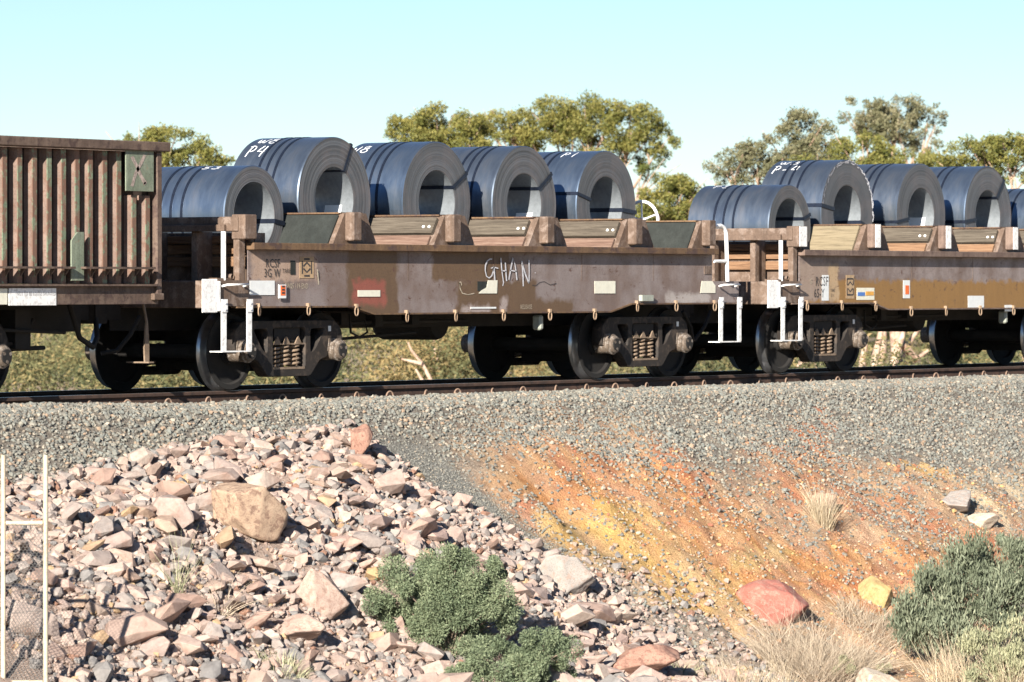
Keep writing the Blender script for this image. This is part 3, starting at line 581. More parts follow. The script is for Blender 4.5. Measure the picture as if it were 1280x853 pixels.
for a in [('boulder', 306, 646, 116, 78, tanb, 'largest tan boulder with a brown broken face, high on the rock pile', 4, 0.2, 0.2, 0.75, 0.08, (0.1, 0.12), 18, 0.42),
          ('boulder', 448, 562, 36, 44, rustb, 'rust red upright boulder at the very top of the rock pile', 5, 0.0, 0.15),
          ('boulder', 398, 748, 72, 72, pinkb, 'blocky pink boulder left of the grey green bush', 8, 0.4),
          ('boulder', 962, 748, 94, 58, redb, 'smooth brick red boulder lying at the foot of the orange bank', 11, 0.0, 0.52, 0.8, 0.10, (0, 0), 26, 0.72),
          ('boulder', 806, 832, 84, 50, rustb, 'reddish brown slab at the lower right end of the rock pile', 14, -0.3),
          ('boulder', 706, 724, 74, 62, greyb, 'pale grey tilted slab right of the grey green bush', 17, 0.3, 0.22, 0.6, 0.12, (0.3, 0.3)),
          ('boulder', 375, 790, 96, 40, pinkb, 'long flat pink slab below the blocky pink boulder', 21, -0.1),
          ('boulder', 1090, 741, 60, 40, yelb, 'yellow ochre block half buried beside the red boulder', 24, 0.1, 0.52),
          ('boulder', 1096, 858, 74, 30, creamb, 'pale cream rock at the bottom edge of the picture', 27, 0.2),
          ('boulder', 1030, 632, 36, 34, tanb, 'small tan rock under the dry tuft on the bank', 33),
          ('boulder', 1192, 628, 48, 22, greyb, 'flat grey white rock high on the right of the bank', 36, 0.3, 0.45),
          ('boulder', 1222, 650, 60, 26, creamb, 'flat cream rock just right of the flat grey white one', 39, 0.5, 0.48)]:
    o, b_ = boulder(*a); BO.append(b_)

pile = empty('rock_pile', ground_at(330, 700)[0]); tag(pile, kind='structure')
inv = Vector(pile.location)
ROCKS = [hull_mesh('rock', 11+k % 5, 200+k, (1.0, random.uniform(0.55, 0.95), random.uniform(0.28, 0.62)), M['rock'], 0.46, 0.014) for k in range(36)]
# candidates over the pile, biggest first
x, y, px, py = sample(60000, -15, 5, -8.6, -2.0); pdp = poly_dist(PILE, px, py)
ok = (pdp > 2) & (py < 960) & (px > -160); x, y, px, py, pdp = x[ok], y[ok], px[ok], py[ok], pdp[ok]
placed = []; cells = {}
def free(xx, yy, r, f):
    ci, cj = int(xx//0.5), int(yy//0.5)
    for a in (-1, 0, 1):
        for b in (-1, 0, 1):
            for (qx, qy, qr) in cells.get((ci+a, cj+b), ()):
                if (xx-qx)**2+(1.35*(yy-qy))**2 < (f*(r+qr))**2: return False
    return True
sizes = []
for frac, lo, hi, cap in ((0.2, 0.24, 0.34, 48), (0.5, 0.155, 0.24, 190), (1.0, 0.075, 0.15, 1500)):
    n0 = 0; lim_i = int(len(x)*frac)
    for q in range(lim_i):
        if n0 >= cap: break
        r = random.uniform(lo, hi)*(0.8 if px[q] > 500 and py[q] < 700 else 1.0)
        if pdp[q] < 35: r = min(r, 0.16)
        if any((x[q]-bx)**2+(y[q]-by)**2 < (0.8*(br+r*0.7))**2 for bx, by, br in BO): continue
        if not free(x[q], y[q], r, 0.52): continue
        cells.setdefault((int(x[q]//0.5), int(y[q]//0.5)), []).append((x[q], y[q], r)); placed.append((x[q], y[q], r, px[q], py[q])); n0 += 1
vis = sorted([p for p in placed if -20 < p[3] < 1000 and p[4] < 890], key=lambda p: -p[2])
main, rest = vis[:300], vis[300:]+[p for p in placed if not (-20 < p[3] < 1000 and p[4] < 890)]
for i, (rx, ry, r, _, _) in enumerate(main):
    o = link(bpy.data.objects.new('rock', ROCKS[i % len(ROCKS)]), pile)
    o.location = (rx-inv.x, ry-inv.y, float(H(rx, ry))+r*random.uniform(0.1, 0.42)-inv.z); o.scale = (r*random.uniform(1.15, 1.45), r*random.uniform(1.0, 1.3), r*random.uniform(1.0, 1.25))
    o.rotation_euler = (random.uniform(-0.35, 0.85), random.uniform(-0.5, 0.5), random.uniform(0, 6.28))
R_ = np.array([(a-inv.x, b-inv.y, float(H(a, b))+r*0.2-inv.z) for a, b, r, _, _ in rest])
sc_r = np.array([p[2]*1.05 for p in rest])
scatter('small_rocks', R_, sc_r, rng.random(len(R_))*0.8, M['rubble'], 10, 14, (1, 0.75, 0.6), pile, 0.34)
x, y, px, py = sample(70000, -15, 5.5, -8.6, -2.0); pdp = poly_dist(PILE, px, py)
keep = (rng.random(len(x)) < np.where(pdp > -6, 0.8, 0.5*sstep(-110, -6, pdp)*sstep(660, 730, py))) & (py < 960); x, y = x[keep], y[keep]; sc = rng.gamma(2.2, 0.012, len(x))+0.012; sc = np.minimum(sc, 0.085)
scatter('rubble', np.stack([x-inv.x, y-inv.y, H(x, y)+sc*0.25-inv.z], -1), sc, rng.random(len(x)), M['rubble'], 8, 11, (1, 0.8, 0.6), pile, 0.35)

# ------------------------------------------------------------------ rails
def make_rail(name, yc, label, clips):
    root = bpy.data.objects.new(name, None); root.location = (0, yc, 0); COL.objects.link(root); tag(root, label, 'rail')
    prof = [(-0.073,-0.172),(0.073,-0.172),(0.073,-0.16),(0.012,-0.145),(0.009,-0.05),(0.036,-0.036),(0.036,-0.008),(0.028,-0.0005),(-0.028,-0.0005),(-0.036,-0.008),(-0.036,-0.036),(-0.009,-0.05),(-0.012,-0.145),(-0.073,-0.16)]
    b = MB(); b.prism_x(prof, -40, 60); b.build('rail_section', M['rail'], root)
    b = MB(); b.box(-40, 60, -0.026, 0.026, -0.0002, 0.0012); b.build('running_surface', M['railtop'], root)
    if clips:
        c = MB(); pts = []
        for i in range(13):
            a = math.pi*(i/12)*1.25-0.3
            pts.append((0.06*math.cos(a), -0.105-0.012*math.sin(a*0.5), -0.135+0.072*math.sin(a)))
        c.tube(pts, 0.0105, 6); c.tube([pts[-1], (-0.04, -0.02, -0.135)], 0.0105, 6)
        cm = c.mesh('rail_clip', M['clip'])
        x = -1.39
        for k in range(-15, 21):
            o = link(bpy.data.objects.new('rail_clip', cm), root); o.location = (-1.39+0.697*k, 0, random.uniform(-0.008, 0.008)); o.rotation_euler = (0, 0, random.uniform(-0.25, 0.25))
    return root
make_rail('rail', -0.7525, 'rusty near rail held by spring clips, lying on the ballast', True)
make_rail('rail', 0.7525, 'rusty far rail behind the wagon wheels', False)

# ------------------------------------------------------------------ bogie (part), wheels, springs (sub-parts)
WR = 0.43
def outline_mesh(name, outer, holes, y0, y1, mat):
    cu = bpy.data.curves.new(name, 'CURVE'); cu.dimensions = '2D'; cu.fill_mode = 'BOTH'; cu.extrude = abs(y1-y0)/2; cu.bevel_depth = 0.006; cu.bevel_resolution = 0
    for ring in [outer]+holes:
        sp = cu.splines.new('POLY'); sp.points.add(len(ring)-1); sp.use_cyclic_u = True
        for p, (a, b_) in zip(sp.points, ring): p.co = (a, b_, 0, 1)
    t = bpy.data.objects.new(name, cu); COL.objects.link(t); bpy.context.view_layer.update()
    me = bpy.data.meshes.new_from_object(t.evaluated_get(bpy.context.evaluated_depsgraph_get())); COL.objects.unlink(t); bpy.data.objects.remove(t)
    me.transform(Matrix.Translation((0, (y0+y1)/2, 0)) @ Matrix.Rotation(math.pi/2, 4, 'X')); me.materials.clear(); me.materials.append(mat); return me
def rounded(pts, r=0.04, n=4):
    out = []
    for i, p in enumerate(pts):
        p = Vector(p); a = Vector(pts[i-1]); c = Vector(pts[(i+1) % len(pts)])
        ra = min(r, (a-p).length*0.45); rc = min(r, (c-p).length*0.45); p0 = p+(a-p).normalized()*ra; p1 = p+(c-p).normalized()*rc
        for k in range(n+1):
            t = k/n; q = p0*(1-t)**2+p*2*t*(1-t)+p1*t*t; out.append((q.x, q.y))
    return out
SF_OUT = rounded([(-1.02,0.50),(-1.0,0.66),(-0.86,0.76),(0.86,0.76),(1.0,0.66),(1.02,0.50),(0.99,0.40),(0.95,0.54),(0.78,0.54),(0.73,0.36),(0.58,0.33),(0.40,0.15),(-0.40,0.15),(-0.58,0.33),(-0.73,0.36),(-0.78,0.54),(-0.95,0.54),(-0.99,0.40)], 0.045, 3)
SF_H = [rounded([(-0.31,0.69),(0.31,0.69),(0.31,0.235),(-0.31,0.235)][::-1], 0.05, 3), rounded([(-0.68,0.68),(-0.40,0.68),(-0.40,0.39),(-0.50,0.44)][::-1], 0.06, 3), rounded([(0.68,0.68),(0.50,0.44),(0.40,0.39),(0.40,0.68)][::-1], 0.06, 3)]
sf_near = outline_mesh('side_frame', SF_OUT, SF_H, -0.985, -0.85, M['bogie']); sf_far = outline_mesh('side_frame', SF_OUT, SF_H, 0.85, 0.985, M['bogie'])
def wheel_mesh(sgn):
    b = MB(); o = sgn   # outer face on side sgn
    yi, yo = 0.68*o, 0.815*o
    prof = [(0.0, yi), (0.10, yi), (0.12, yi+0.03*o), (0.345, yi+0.035*o), (0.36, yi), (WR+0.028, yi), (WR+0.03, yi+0.018*o), (WR+0.008, yi+0.036*o), (WR, yi+0.05*o), (WR-0.006, yo-0.008*o), (WR-0.014, yo), (0.362, yo), (0.345, yo-0.035*o), (0.14, yo-0.04*o), (0.12, yo+0.01*o), (0.0, yo+0.01*o)]
    mi = [0, 0, 0, 0, 0, 0, 1, 1, 1, 0, 0, 0, 0, 0, 0]
    b.lathe_y(prof, 0, WR, 44, mi); me = b.mesh('wheel', [M['wheel'], M['tread']])
    bm = bmesh.new(); bm.from_mesh(me); bmesh.ops.remove_doubles(bm, verts=bm.verts, dist=1e-5); bmesh.ops.recalc_face_normals(bm, faces=bm.faces); bm.to_mesh(me); bm.free()
    me.set_sharp_from_angle(angle=math.radians(28)); return me
WM = {-1: wheel_mesh(-1), 1: wheel_mesh(1)}
ax = MB(); ax.lathe_y([(0.0,-1.12),(0.075,-1.12),(0.075,-0.82),(0.085,-0.8),(0.078,0.0),(0.085,0.8),(0.075,0.82),(0.075,1.12),(0,1.12)], 0, WR, 18); axle_me = ax.mesh('axle', M['wheel'])
cp = MB(); cp.lathe_y([(0.115,-0.84),(0.115,-1.03),(0.125,-1.035),(0.125,-1.06),(0.11,-1.065),(0.105,-1.095),(0.085,-1.105),(0.0,-1.105)], 0, WR, 24)
for k in range(3):
    a = k*2.094+0.5; cp.lathe_y([(0.02,-1.105),(0.02,-1.122),(0,-1.122)], 0.055*math.cos(a), WR+0.055*math.sin(a), 8)
cap_me = cp.mesh('bearing_cap', M['cap'])
cpf = MB(); cpf.lathe_y([(0.115,0.88),(0.115,1.12),(0.0,1.16)], 0, WR, 20); capf_me = cpf.mesh('bearing_cap', M['cap'])
ad = MB(); ad.prism_y([(-0.13,0.42),(0.13,0.42),(0.11,0.56),(-0.11,0.56)], -1.0, -0.84); ad_me = ad.mesh('adapter', M['cap'])
spb = MB(); pts = []; turns = 5.0
for i in range(int(turns*12)+1):
    t = i/12*2*math.pi; pts.append((0.068*math.cos(t), 0.068*math.sin(t), 0.255+0.235*i/(turns*12)))
spb.tube(pts, 0.0155, 6); spring_me = spb.mesh('spring', M['spring'])
seat = MB(); seat.box(-0.29, 0.29, -0.995, -0.835, 0.225, 0.25); seat.box(-0.27, 0.27, -0.99, -0.835, 0.495, 0.515)
for sx in (-0.22, -0.05, 0.17): seat.prism_y([(sx-0.07,0.5),(sx+0.07,0.5),(sx,0.59)], -0.995, -0.98)
seat_me = seat.mesh('spring_seat', M['spring'])
bol = MB(); bol.box(-0.24, 0.24, -0.96, 0.96, 0.53, 0.68); bol.box(-0.3, 0.3, -0.5, 0.5, 0.5, 0.80); bol.box(-0.16, 0.16, -0.75, 0.75, 0.2, 0.5)
bolster_me = bol.mesh('bogie', M['under'])
bs = MB()
for s_ in (-1, 1):
    for yy in (-0.75, 0.75):
        bs.prism_y([(s_*0.40,0.34),(s_*0.43,0.36),(s_*0.38,0.62),(s_*0.33,0.6)], yy-0.05, yy+0.05)
    bs.tube([(s_*0.37, -0.8, 0.36), (s_*0.30, 0, 0.34), (s_*0.37, 0.8, 0.36)], 0.045, 8)
brake_me = bs.mesh('brake_beam', M['under'])
fr = MB(); fr.prism_y([(0,0),(0.055,0),(0.075,0.10),(0.02,0.24),(-0.045,0.24),(-0.04,0.1)], -0.985, -0.90); wedge_me = fr.mesh('pedestal', M['cap'])
tagm = MB(); tagm.box(0.74, 0.79, -0.996, -0.991, 0.64, 0.70); tag_me = tagm.mesh('tag_plate', M['sticker'])
def make_bogie(parent, x):
    b = link(bpy.data.objects.new('bogie', bolster_me), parent); b.location = (x, 0, 0)
    for me_, nm in ((sf_near, 'side_frame'), (sf_far, 'side_frame'), (seat_me, 'spring_seat'), (brake_me, 'brake_rigging'), (tag_me, 'tag_plate')): link(bpy.data.objects.new(nm, me_), b)
    for sx in (-0.20, -0.02, 0.17):
        for sy in (-0.91, 0.91): o = link(bpy.data.objects.new('spring', spring_me), b); o.location = (sx, sy, 0); o.rotation_euler.z = random.uniform(0, 6)
    for s_ in (-1, 1):
        for q in (-1, 1):
            o = link(bpy.data.objects.new('wheel', WM[q]), b); o.location = (s_*0.86, 0, 0); o.rotation_euler.y = 0
        for nm, me_ in (('axle', axle_me), ('bearing_cap', cap_me), ('bearing_cap', capf_me), ('adapter', ad_me)):
            o = link(bpy.data.objects.new(nm, me_), b); o.location = (s_*0.86, 0, 0)
    return b

# ------------------------------------------------------------------ coil wagon (local x 0 = centre, rail top z 0)
YW, YF = -1.177, -1.275
CR = [-2.98, -0.98, 1.02, 3.02]           # left top corners of the saddles
RINGS_PX = [322, 384, 444, 507, 568, 628, 686, 742, 795, 844, 892]
OXB = -1.15
RX = [on_y(p, 390, -1.19)[0]-OXB for p in RINGS_PX]
def sill_z(x): return float(np.interp(x, [-2.87, -2.46, 2.58, 3.06], [0.91, 0.825, 0.825, 0.92]))
rg = MB(); pts = [(0.028*math.cos(a), -0.018, -0.052+0.052*math.sin(a)) for a in [2*math.pi*i/14 for i in range(15)]]
rg.tube(pts, 0.0085, 6, caps=False); rg.box(-0.016, 0.016, -0.03, 0.012, -0.012, 0.03); ring_me = rg.mesh('tie_ring', flat('ring_rust', (0.30, 0.21, 0.14), 0.8))
st = MB()
for xx in (0.0, 0.46):
    st.prism_y([(xx,0.46),(xx+0.085,0.46),(xx+0.085,0.99),(xx,0.99)], -0.012, 0.0); st.box(xx-0.008, xx+0.093, -0.022, -0.0125, 0.88, 1.02)
    for zz in (0.91, 0.98): st.lathe_y([(0.013,-0.022),(0.013,-0.032),(0,-0.032)], xx+0.045, zz, 8)
st.box(0.012, 0.535, -0.012, 0.16, 0.447, 0.46); step_me = st.mesh('step', M['white'])
hd = MB(); hd.tube([(0.03,0.0,0),(0.03,-0.07,0.015),(0.42,-0.07,0.02),(0.42,0,0.0)], 0.0125, 8); hd_me = hd.mesh('grab_handle', M['white'])

def coil_wagon(ox, label, side, flange, post_white, saddles, endpost_white):
    W = empty('coil_wagon', (ox, 0, 0)); tag(W, label, 'wagon', 'coil wagons')
    # side plates, both sides
    prof = [(-4.82,1.541),(-4.82,0.91),(-2.87,0.91),(-2.46,0.825),(2.58,0.825),(3.06,0.92),(5.02,0.92),(5.02,1.541)]
    MB().prism_y(prof, YW, YW+0.02).build('side_plate', side, W, fix=True)
    MB().prism_y(prof, 1.157, 1.177).build('side_plate', side, W, fix=True)
    lw = MB(); low = [(-5.05,1.207),(-5.05,0.91),(-2.87,0.91),(-2.46,0.825),(2.58,0.825),(3.06,0.92),(5.67,0.92),(5.67,1.207)]
    lw.prism_y(low, YW-0.008, YW-0.0005); lw.build('lower_side_plate', side, W, fix=True)
    lip = MB()
    for i in range(1, 6):
        (x0, z0), (x1, z1) = low[i], low[i+1]
        lip.prism_y([(x0,z0-0.002),(x1,z1-0.002),(x1,z1+0.016),(x0,z0+0.016)], YW-0.03, YW+0.06)
    lip.build('bottom_lip', flange, W, fix=True)
    box('top_flange', flange, W, -4.84, 5.03, YF, YW+0.08, 1.542, 1.62, 0.006); box('top_flange', flange, W, -4.84, 5.03, 1.1, 1.25, 1.542, 1.62)
    for x in (-1.75, 0.02, 1.95, 3.6): box('seam', M['frame'], W, x, x+0.007, YW-0.0025, YW+0.001, 1.21, 1.54)
    box('floor', M['under'], W, -4.8, 5.0, -1.15, 1.15, 1.02, 1.05)
    cs = MB(); cs.box(-5.5, 5.5, -0.2, 0.2, 0.66, 1.01)
    for x in (-2.2, -1.2, 0.2, 1.4, 2.3): cs.box(x-0.05, x+0.05, -1.14, 1.14, 0.86, 1.015)
    cs.build('centre_sill', M['under'], W)
    # end frame at the left: posts, cross beam, deck, webs
    for y in (-1.19, -0.62, 0.0, 0.62, 1.11): box('end_post', M['frame'], W, -5.0, -4.89, y, y+0.08, 1.204, 1.741, 0.006)
    box('end_beam', M['frame'], W, -5.04, -4.86, -1.2, 1.2, 1.742, 1.90, 0.008)
    box('beam_lip', M['frame'], W, -5.09, -5.042, -1.05, 1.2, 1.742, 1.815, 0.006)
    for y in (-0.585, 0.035): box('web_plate', M['frame'], W, -4.885, -4.675, y, y+0.012, 1.06, 1.74)
    box('end_post_block', M['frame'], W, -5.02, -4.80, YF-0.01, -1.10, 1.655, 1.925, 0.01)
    if endpost_white: box('white_band', M['white'], W, -5.0, -4.81, YF-0.016, YF-0.0105, 1.66, 1.92)
    # platforms and headstocks
    box('end_deck', M['frame'], W, -5.66, -4.83, -1.15, 1.15, 1.17, 1.203); box('end_deck', M['frame'], W, 5.03, 5.66, -1.15, 1.15, 1.17, 1.203)
    box('headstock', M['frame'], W, -5.68, -5.40, -1.2, 1.2, 0.91, 1.205, 0.008); box('headstock', M['under'], W, 5.5, 5.67, -1.16, 1.16, 0.92, 1.2)
    wp = MB(); wp.box(-5.69, -5.42, -1.215, -1.201, 0.86, 1.222); wp.box(-5.42, -5.37, -1.222, -1.19, 0.875, 1.20); wp.build('white_end_plate', M['white'], W, 0.006)
    box('step_panel', M['frame'], W, -5.37, -4.84, -1.196, -1.17, 0.93, 1.21)
    for x, nm in ((-5.36, 'step'), (5.12, 'step')):
        o = link(bpy.data.objects.new(nm, step_me), W); o.location = (x, -1.215, -0.015)
        o = link(bpy.data.objects.new('grab_handle', hd_me), W); o.location = (x, -1.205, 1.145)
    b = MB(); b.tube([(-5.16,-1.1,1.2),(-5.16,-1.1,1.74)], 0.028, 10); b.build('white_rod', M['white'], W)
    b = MB(); b.box(-5.3, -4.98, -1.12, -0.94, 1.203, 1.235); b.lathe_y([(0.03,-1.14),(0.03,-1.08),(0,-1.08)], -5.05, 1.25, 8); b.build('rod_bracket', M['frame'], W)
    # bent hand rail at the right end
    b = MB(); b.tube([(5.0,-1.22,1.90),(5.16,-1.22,1.91),(5.24,-1.22,1.89),(5.29,-1.22,1.83),(5.305,-1.22,1.70),(5.33,-1.22,1.205)], 0.026, 10); b.tube([(5.0,-1.22,1.46),(5.31,-1.22,1.46)], 0.022, 8); b.build('hand_rail', M['white'], W)
    # brake wheel
    b = MB(); R = 0.24
    b.tube([(5.045, -0.12+R*math.cos(a), 1.985+R*math.sin(a)) for a in [2*math.pi*i/28 for i in range(29)]], 0.021, 8, caps=False)
    for k in range(5):
        a = 2*math.pi*k/5+0.3; b.tube([(5.045,-0.12,1.985),(5.045,-0.12+R*math.cos(a),1.985+R*math.sin(a))], 0.013, 6)
    b.tube([(5.025,-0.12,1.985),(5.09,-0.12,1.985)], 0.04, 10); b.build('brake_wheel', M['white'], W)
    b = MB(); b.tube([(5.10,-0.12,1.2),(5.10,-0.12,2.0)], 0.03, 8); b.build('brake_stand', M['frame'], W)
    # saddles: sloped faces lined with boards, end plate, post
    cols = saddles
    for k, xl in enumerate(CR+[4.78]):
        wt = 0.41 if k < 4 else 0.22; run = 0.30
        xr = xl+wt
        body = [(xl-run,1.50),(xr+(run if k < 4 else 0.0),1.50),(xr,1.955),(xl,1.955)]
        MB().prism_y(body, -1.12, 1.12).build('saddle', M['frame'], W, fix=True)
        MB().prism_y([(xl-0.235,1.60),(xr+(0.235 if k < 4 else 0),1.60),(xr+0.01,1.965),(xl+0.005,1.965)], -1.16, -1.1215).build('saddle_end_plate', M['frame'], W, fix=True)
        box('saddle_cap', M['flange'], W, xl-0.03, xr+0.03, -1.1, 1.14, 1.9565, 1.975)
        # boards on the left face
        dx, dz = run/0.455, 1.0
        def board(z0, z1, th, mt, y0=-1.09, nm='board', yj=0.0, tl=0.0):
            x0 = xl-run*(1.955-z0)/0.455; x1 = xl-run*(1.955-z1)/0.455; nx_, nz_ = -0.835*th, 0.55*th
            b_ = MB(); b_.prism_y([(x0,z0),(x1,z1),(x1+nx_,z1+nz_),(x0+nx_,z0+nz_)], y0, 1.08)
            b_.build(nm, mt, W, 0.006, fix=True)
        spec = cols[k]
        if spec == 'pad':
            board(1.60, 1.935, 0.03, M['rubber'], -1.10, 'rubber_pad')
        elif spec == 'pale':
            board(1.60, 1.93, 0.045, M['wood_pale'], -1.08)
        else:
            up, lo_ = spec
            board(1.735, 1.915, 0.055, M[up], -1.11+random.uniform(0, 0.04)); board(1.59, 1.715, 0.04, M[lo_], -1.09)
            for yy in (-1.05, -0.97):
                zc = 1.82; xc = xl-run*(1.955-zc)/0.455-0.05
                MB().tube([(xc+0.01, yy, zc), (xc-0.02, yy, zc+0.015)], 0.018, 8).build('bolt_head', M['sticker'], W)
        box('saddle_post', M['frame'] if not post_white else M['flange_c'], W, xl+0.0, xl+0.16, YF-0.012, -1.161, 1.655, 1.975, 0.012)
        if post_white: box('white_band', M['white'], W, xl+0.01, xl+0.15, YF-0.018, YF-0.0125, 1.66, 1.97)
    # inner boards under the first saddle seen through the end frame
    for z0, z1, x0 in ((1.36, 1.47, -4.66), (1.50, 1.60, -4.64), (1.615, 1.70, -4.67)): box('inner_board', M['wood_or'], W, x0, x0+0.07, -1.1, 1.1, z0, z1, 0.006)
    box('end_saddle', M['frame'], W, -4.585, -4.40, -1.1, 1.1, 1.06, 1.73)
    # tie rings
    for x in RX:
        o = link(bpy.data.objects.new('tie_ring', ring_me), W); o.location = (x, YW-0.016, sill_z(x)+0.018); o.rotation_euler.z = random.uniform(-0.3, 0.3)
    # brake gear under the floor
    b = MB()
    b.tube([(-2.6,-0.55,0.72),(-1.2,-0.55,0.73),(0.4,-0.55,0.74)], 0.022, 8); b.tube([(-2.9,-0.35,0.50),(-0.4,-0.35,0.60)], 0.018, 8)
    b.tube([(-2.3,-0.75,0.83),(-2.28,-0.75,0.62),(-2.1,-0.75,0.56),(-1.95,-0.75,0.62),(-2.0,-0.75,0.76)], 0.014, 6)
    b.box(-3.0, -2.45, -0.6, -0.2, 0.44, 0.8); b.box(-1.6, -1.45, -0.62, -0.48, 0.68, 0.86); b.box(-0.9, -0.75, -0.65, -0.5, 0.7, 0.84); b.box(-2.25, -2.1, -0.6, -0.45, 0.7, 0.84)
    b.build('brake_rods', M['under'], W)
    b = MB(); b.lathe_y([(0.0,-0.05),(0.2,-0.05),(0.22,0.0),(0.22,0.75),(0.2,0.8),(0,0.8)], 0.55, 0.72, 24); b.build('air_reservoir', M['under'], W)
    box('release_valve', M['grey_tag'], W, 1.12, 1.2, -1.12, -1.0, 0.62, 0.80, 0.02)
    # couplers
    for s_ in (-1, 1):
        b = MB(); b.box(min(s_*5.67, s_*6.05), max(s_*5.67, s_*6.05), -0.09, 0.09, 0.78, 0.98); b.prism_z([(s_*6.0,-0.16),(s_*6.2,-0.14),(s_*6.28,0.02),(s_*6.2,0.16),(s_*6.0,0.15)], 0.74, 1.02)
        b.build('coupler', M['under'], W, fix=True)
        b = MB(); b.tube([(s_*5.67,-0.35,0.82),(s_*5.85,-0.36,0.62),(s_*6.0,-0.3,0.45),(s_*6.15,-0.2,0.42)], 0.025, 8); b.build('brake_hose', M['under'], W)
    make_bogie(W, -3.80); make_bogie(W, 3.72)
    return W
def patch(name, W, x0, x1, z0, z1, m, y=YW-0.013, th=0.003):
    return box(name, m, W, x0, x1, y-th, y, z0, z1)
def pxr(px0, px1, py0, py1, ox, y=YW-0.012):
    (a, zt), (b, zb) = on_y(px0, py0, y), on_y(px1, py1, y); return a-ox, b-ox, zb, zt

WB = coil_wagon(OXB, 'weathered lilac brown coil wagon with chalk lettering on its side, middle of the train', M['side_b'], M['flange'], False,
                ['pad', ('wood', 'wood_red'), ('wood', 'wood_red'), ('wood', 'wood_red'), 'pad'], False)
OXC = OXB+12.05
WC = coil_wagon(OXC, 'coil wagon with mustard lower side and white painted posts, right end of the train', M['side_c'], M['flange_c'], True,
                ['pale', ('wood', 'wood_or'), ('wood', 'wood_or'), ('wood', 'wood_red'), 'pad'], True)
# lettering, plates and stickers of the middle wagon
YU = YW-0.003
for nm, r, m, y in (('white_plate', (312,343,351,369), 'sticker', None), ('cream_sticker', (743,769,351.5,367), 'cream', None), ('cream_sticker', (447,475,363,371), 'cream', None), ('white_strip', (588,620,384,386), 'sticker', None)):
    x0, x1, z0, z1 = pxr(*r, OXB); patch(nm, WB, x0, x1, z0, z1, M[m])
x0, x1, z0, z1 = pxr(875, 894, 351.5, 366.5, OXB); MB().prism_y([(x0,z0),(x1,z0),(x1,z0+(z1-z0)*0.6),(x1-0.08,z1),(x0+0.04,z1)], YW-0.016, YW-0.013).build('cream_sticker', M['cream'], WB, fix=True)
x0, x1, z0, z1 = pxr(598, 621, 350.5, 367, OXB); MB().prism_y([(x0,z0),(x1,z0),(x1+0.01,z1),(x0+0.2,z1),(x0+0.17,z0+0.07),(x0+0.06,z0+0.035)], YW-0.016, YW-0.013).build('torn_sticker', M['cream'], WB, fix=True)
x0, x1, z0, z1 = pxr(597, 611, 352, 364, OXB); patch('torn_sticker_base', WB, x0, x1, z0, z1, M['rubber'], YW-0.0095, 0.002)
x0, x1, z0, z1 = pxr(346, 355, 356, 373, OXB); patch('door_tag', WB, x0, x1, z0, z1, M['sticker'], YW-0.03, 0.012); patch('tag_front', WB, x0+0.03, x1-0.015, z0+0.03, z1-0.01, M['orange'], YW-0.0425, 0.002)
b = MB()
for k in range(3): b.box(x0+0.05, x0+0.1, YW-0.0475, YW-0.045, z0+0.05+k*0.035, z0+0.068+k*0.035)
b.build('tag_marks', M['stencil'], WB)
x0, x1, z0, z1 = pxr(799, 813, 369, 376.5, OXB); patch('junction_box', WB, x0, x1, z0, z1, M['grey_tag'], YW-0.009, 0.05)
x0, x1, z0, z1 = pxr(880, 889, 333, 343, OXB, YU); patch('small_plate', WB, x0, x1, z0, z1, M['frame'], YU, 0.006)
tx = lambda nm, t, size, px, py, m, sx=1.0, ox=OXB, W=None, y=YW-0.006: text_part(nm, t, size, on_y(px, py, y)[0]-ox, y, on_y(px, py, y)[1], M[m], W or WB, sx)
tx('lettering', 'RCSF', 0.135, 332, 334.5, 'stencil', 0.85); tx('lettering', '3G W', 0.135, 330, 346.5, 'stencil', 0.85); tx('lettering', 'TARE', 0.07, 353, 341.5, 'stencil', 0.9)
x0, x1, z0, z1 = pxr(363, 369, 326, 343.5, OXB, YU); patch('dark_bar', WB, x0, x1, z0, z1, M['rubber'], YU, 0.003)
def lozenge(W, ox, px0, px1, py0, py1, pm):
    x0, x1, z0, z1 = pxr(px0, px1, py0, py1, ox, YU); patch('stencil_panel', W, x0, x1, z0, z1, pm, YU, 0.003); y = YU-0.0045
    cx, cz, a, h = (x0+x1)/2, (z0+z1)/2, (x1-x0)*0.33, (z1-z0)*0.30; f = lambda u, v: (u, y, v)
    strokes('stencil_mark', [[(cx-a*0.75,cz+0.012),(cx,cz+h*0.75),(cx+a*0.75,cz+0.012)], [(cx-a*0.75,cz-0.012),(cx,cz-h*0.75),(cx+a*0.75,cz-0.012)], [(cx-a,cz-h),(cx-a,cz+h)], [(cx+a,cz-h),(cx+a,cz+h)], [(cx-a*0.6,cz+h*1.3),(cx+a*0.6,cz+h*1.3)], [(cx-a*0.6,cz-h*1.3),(cx+a*0.6,cz-h*1.3)]], 0.022, f, M['stencil'], W)
lozenge(WB, OXB, 374.5, 392, 321, 348, M['tan'])
tx('lettering', 'RW05 119-END', 0.085, 356, 361, 'stencil_pale', 0.72, y=YW-0.0125); tx('lettering', 'RELEASE', 0.075, 650.5, 386.5, 'stencil_pale', 0.85, y=YW-0.0125)
pg = lambda u, v: on_y(u, v, YW-0.013)
def page(u, v):
    x, z = on_y(u, v, YW-0.0125); return (x-OXB, YW-0.0125, z)
def chalk(nm, lines, wpx, m=M['chalk'], W=WB, ox=OXB):
    P3 = lambda u, v: (on_y(u, v, YW-0.0125)[0]-ox, YW-0.0125, on_y(u, v, YW-0.0125)[1])
    strokes(nm, lines, wpx, P3, m, W)
G = lambda pts: [(560+a/9.143, 310+b/9.143) for a, b in pts]
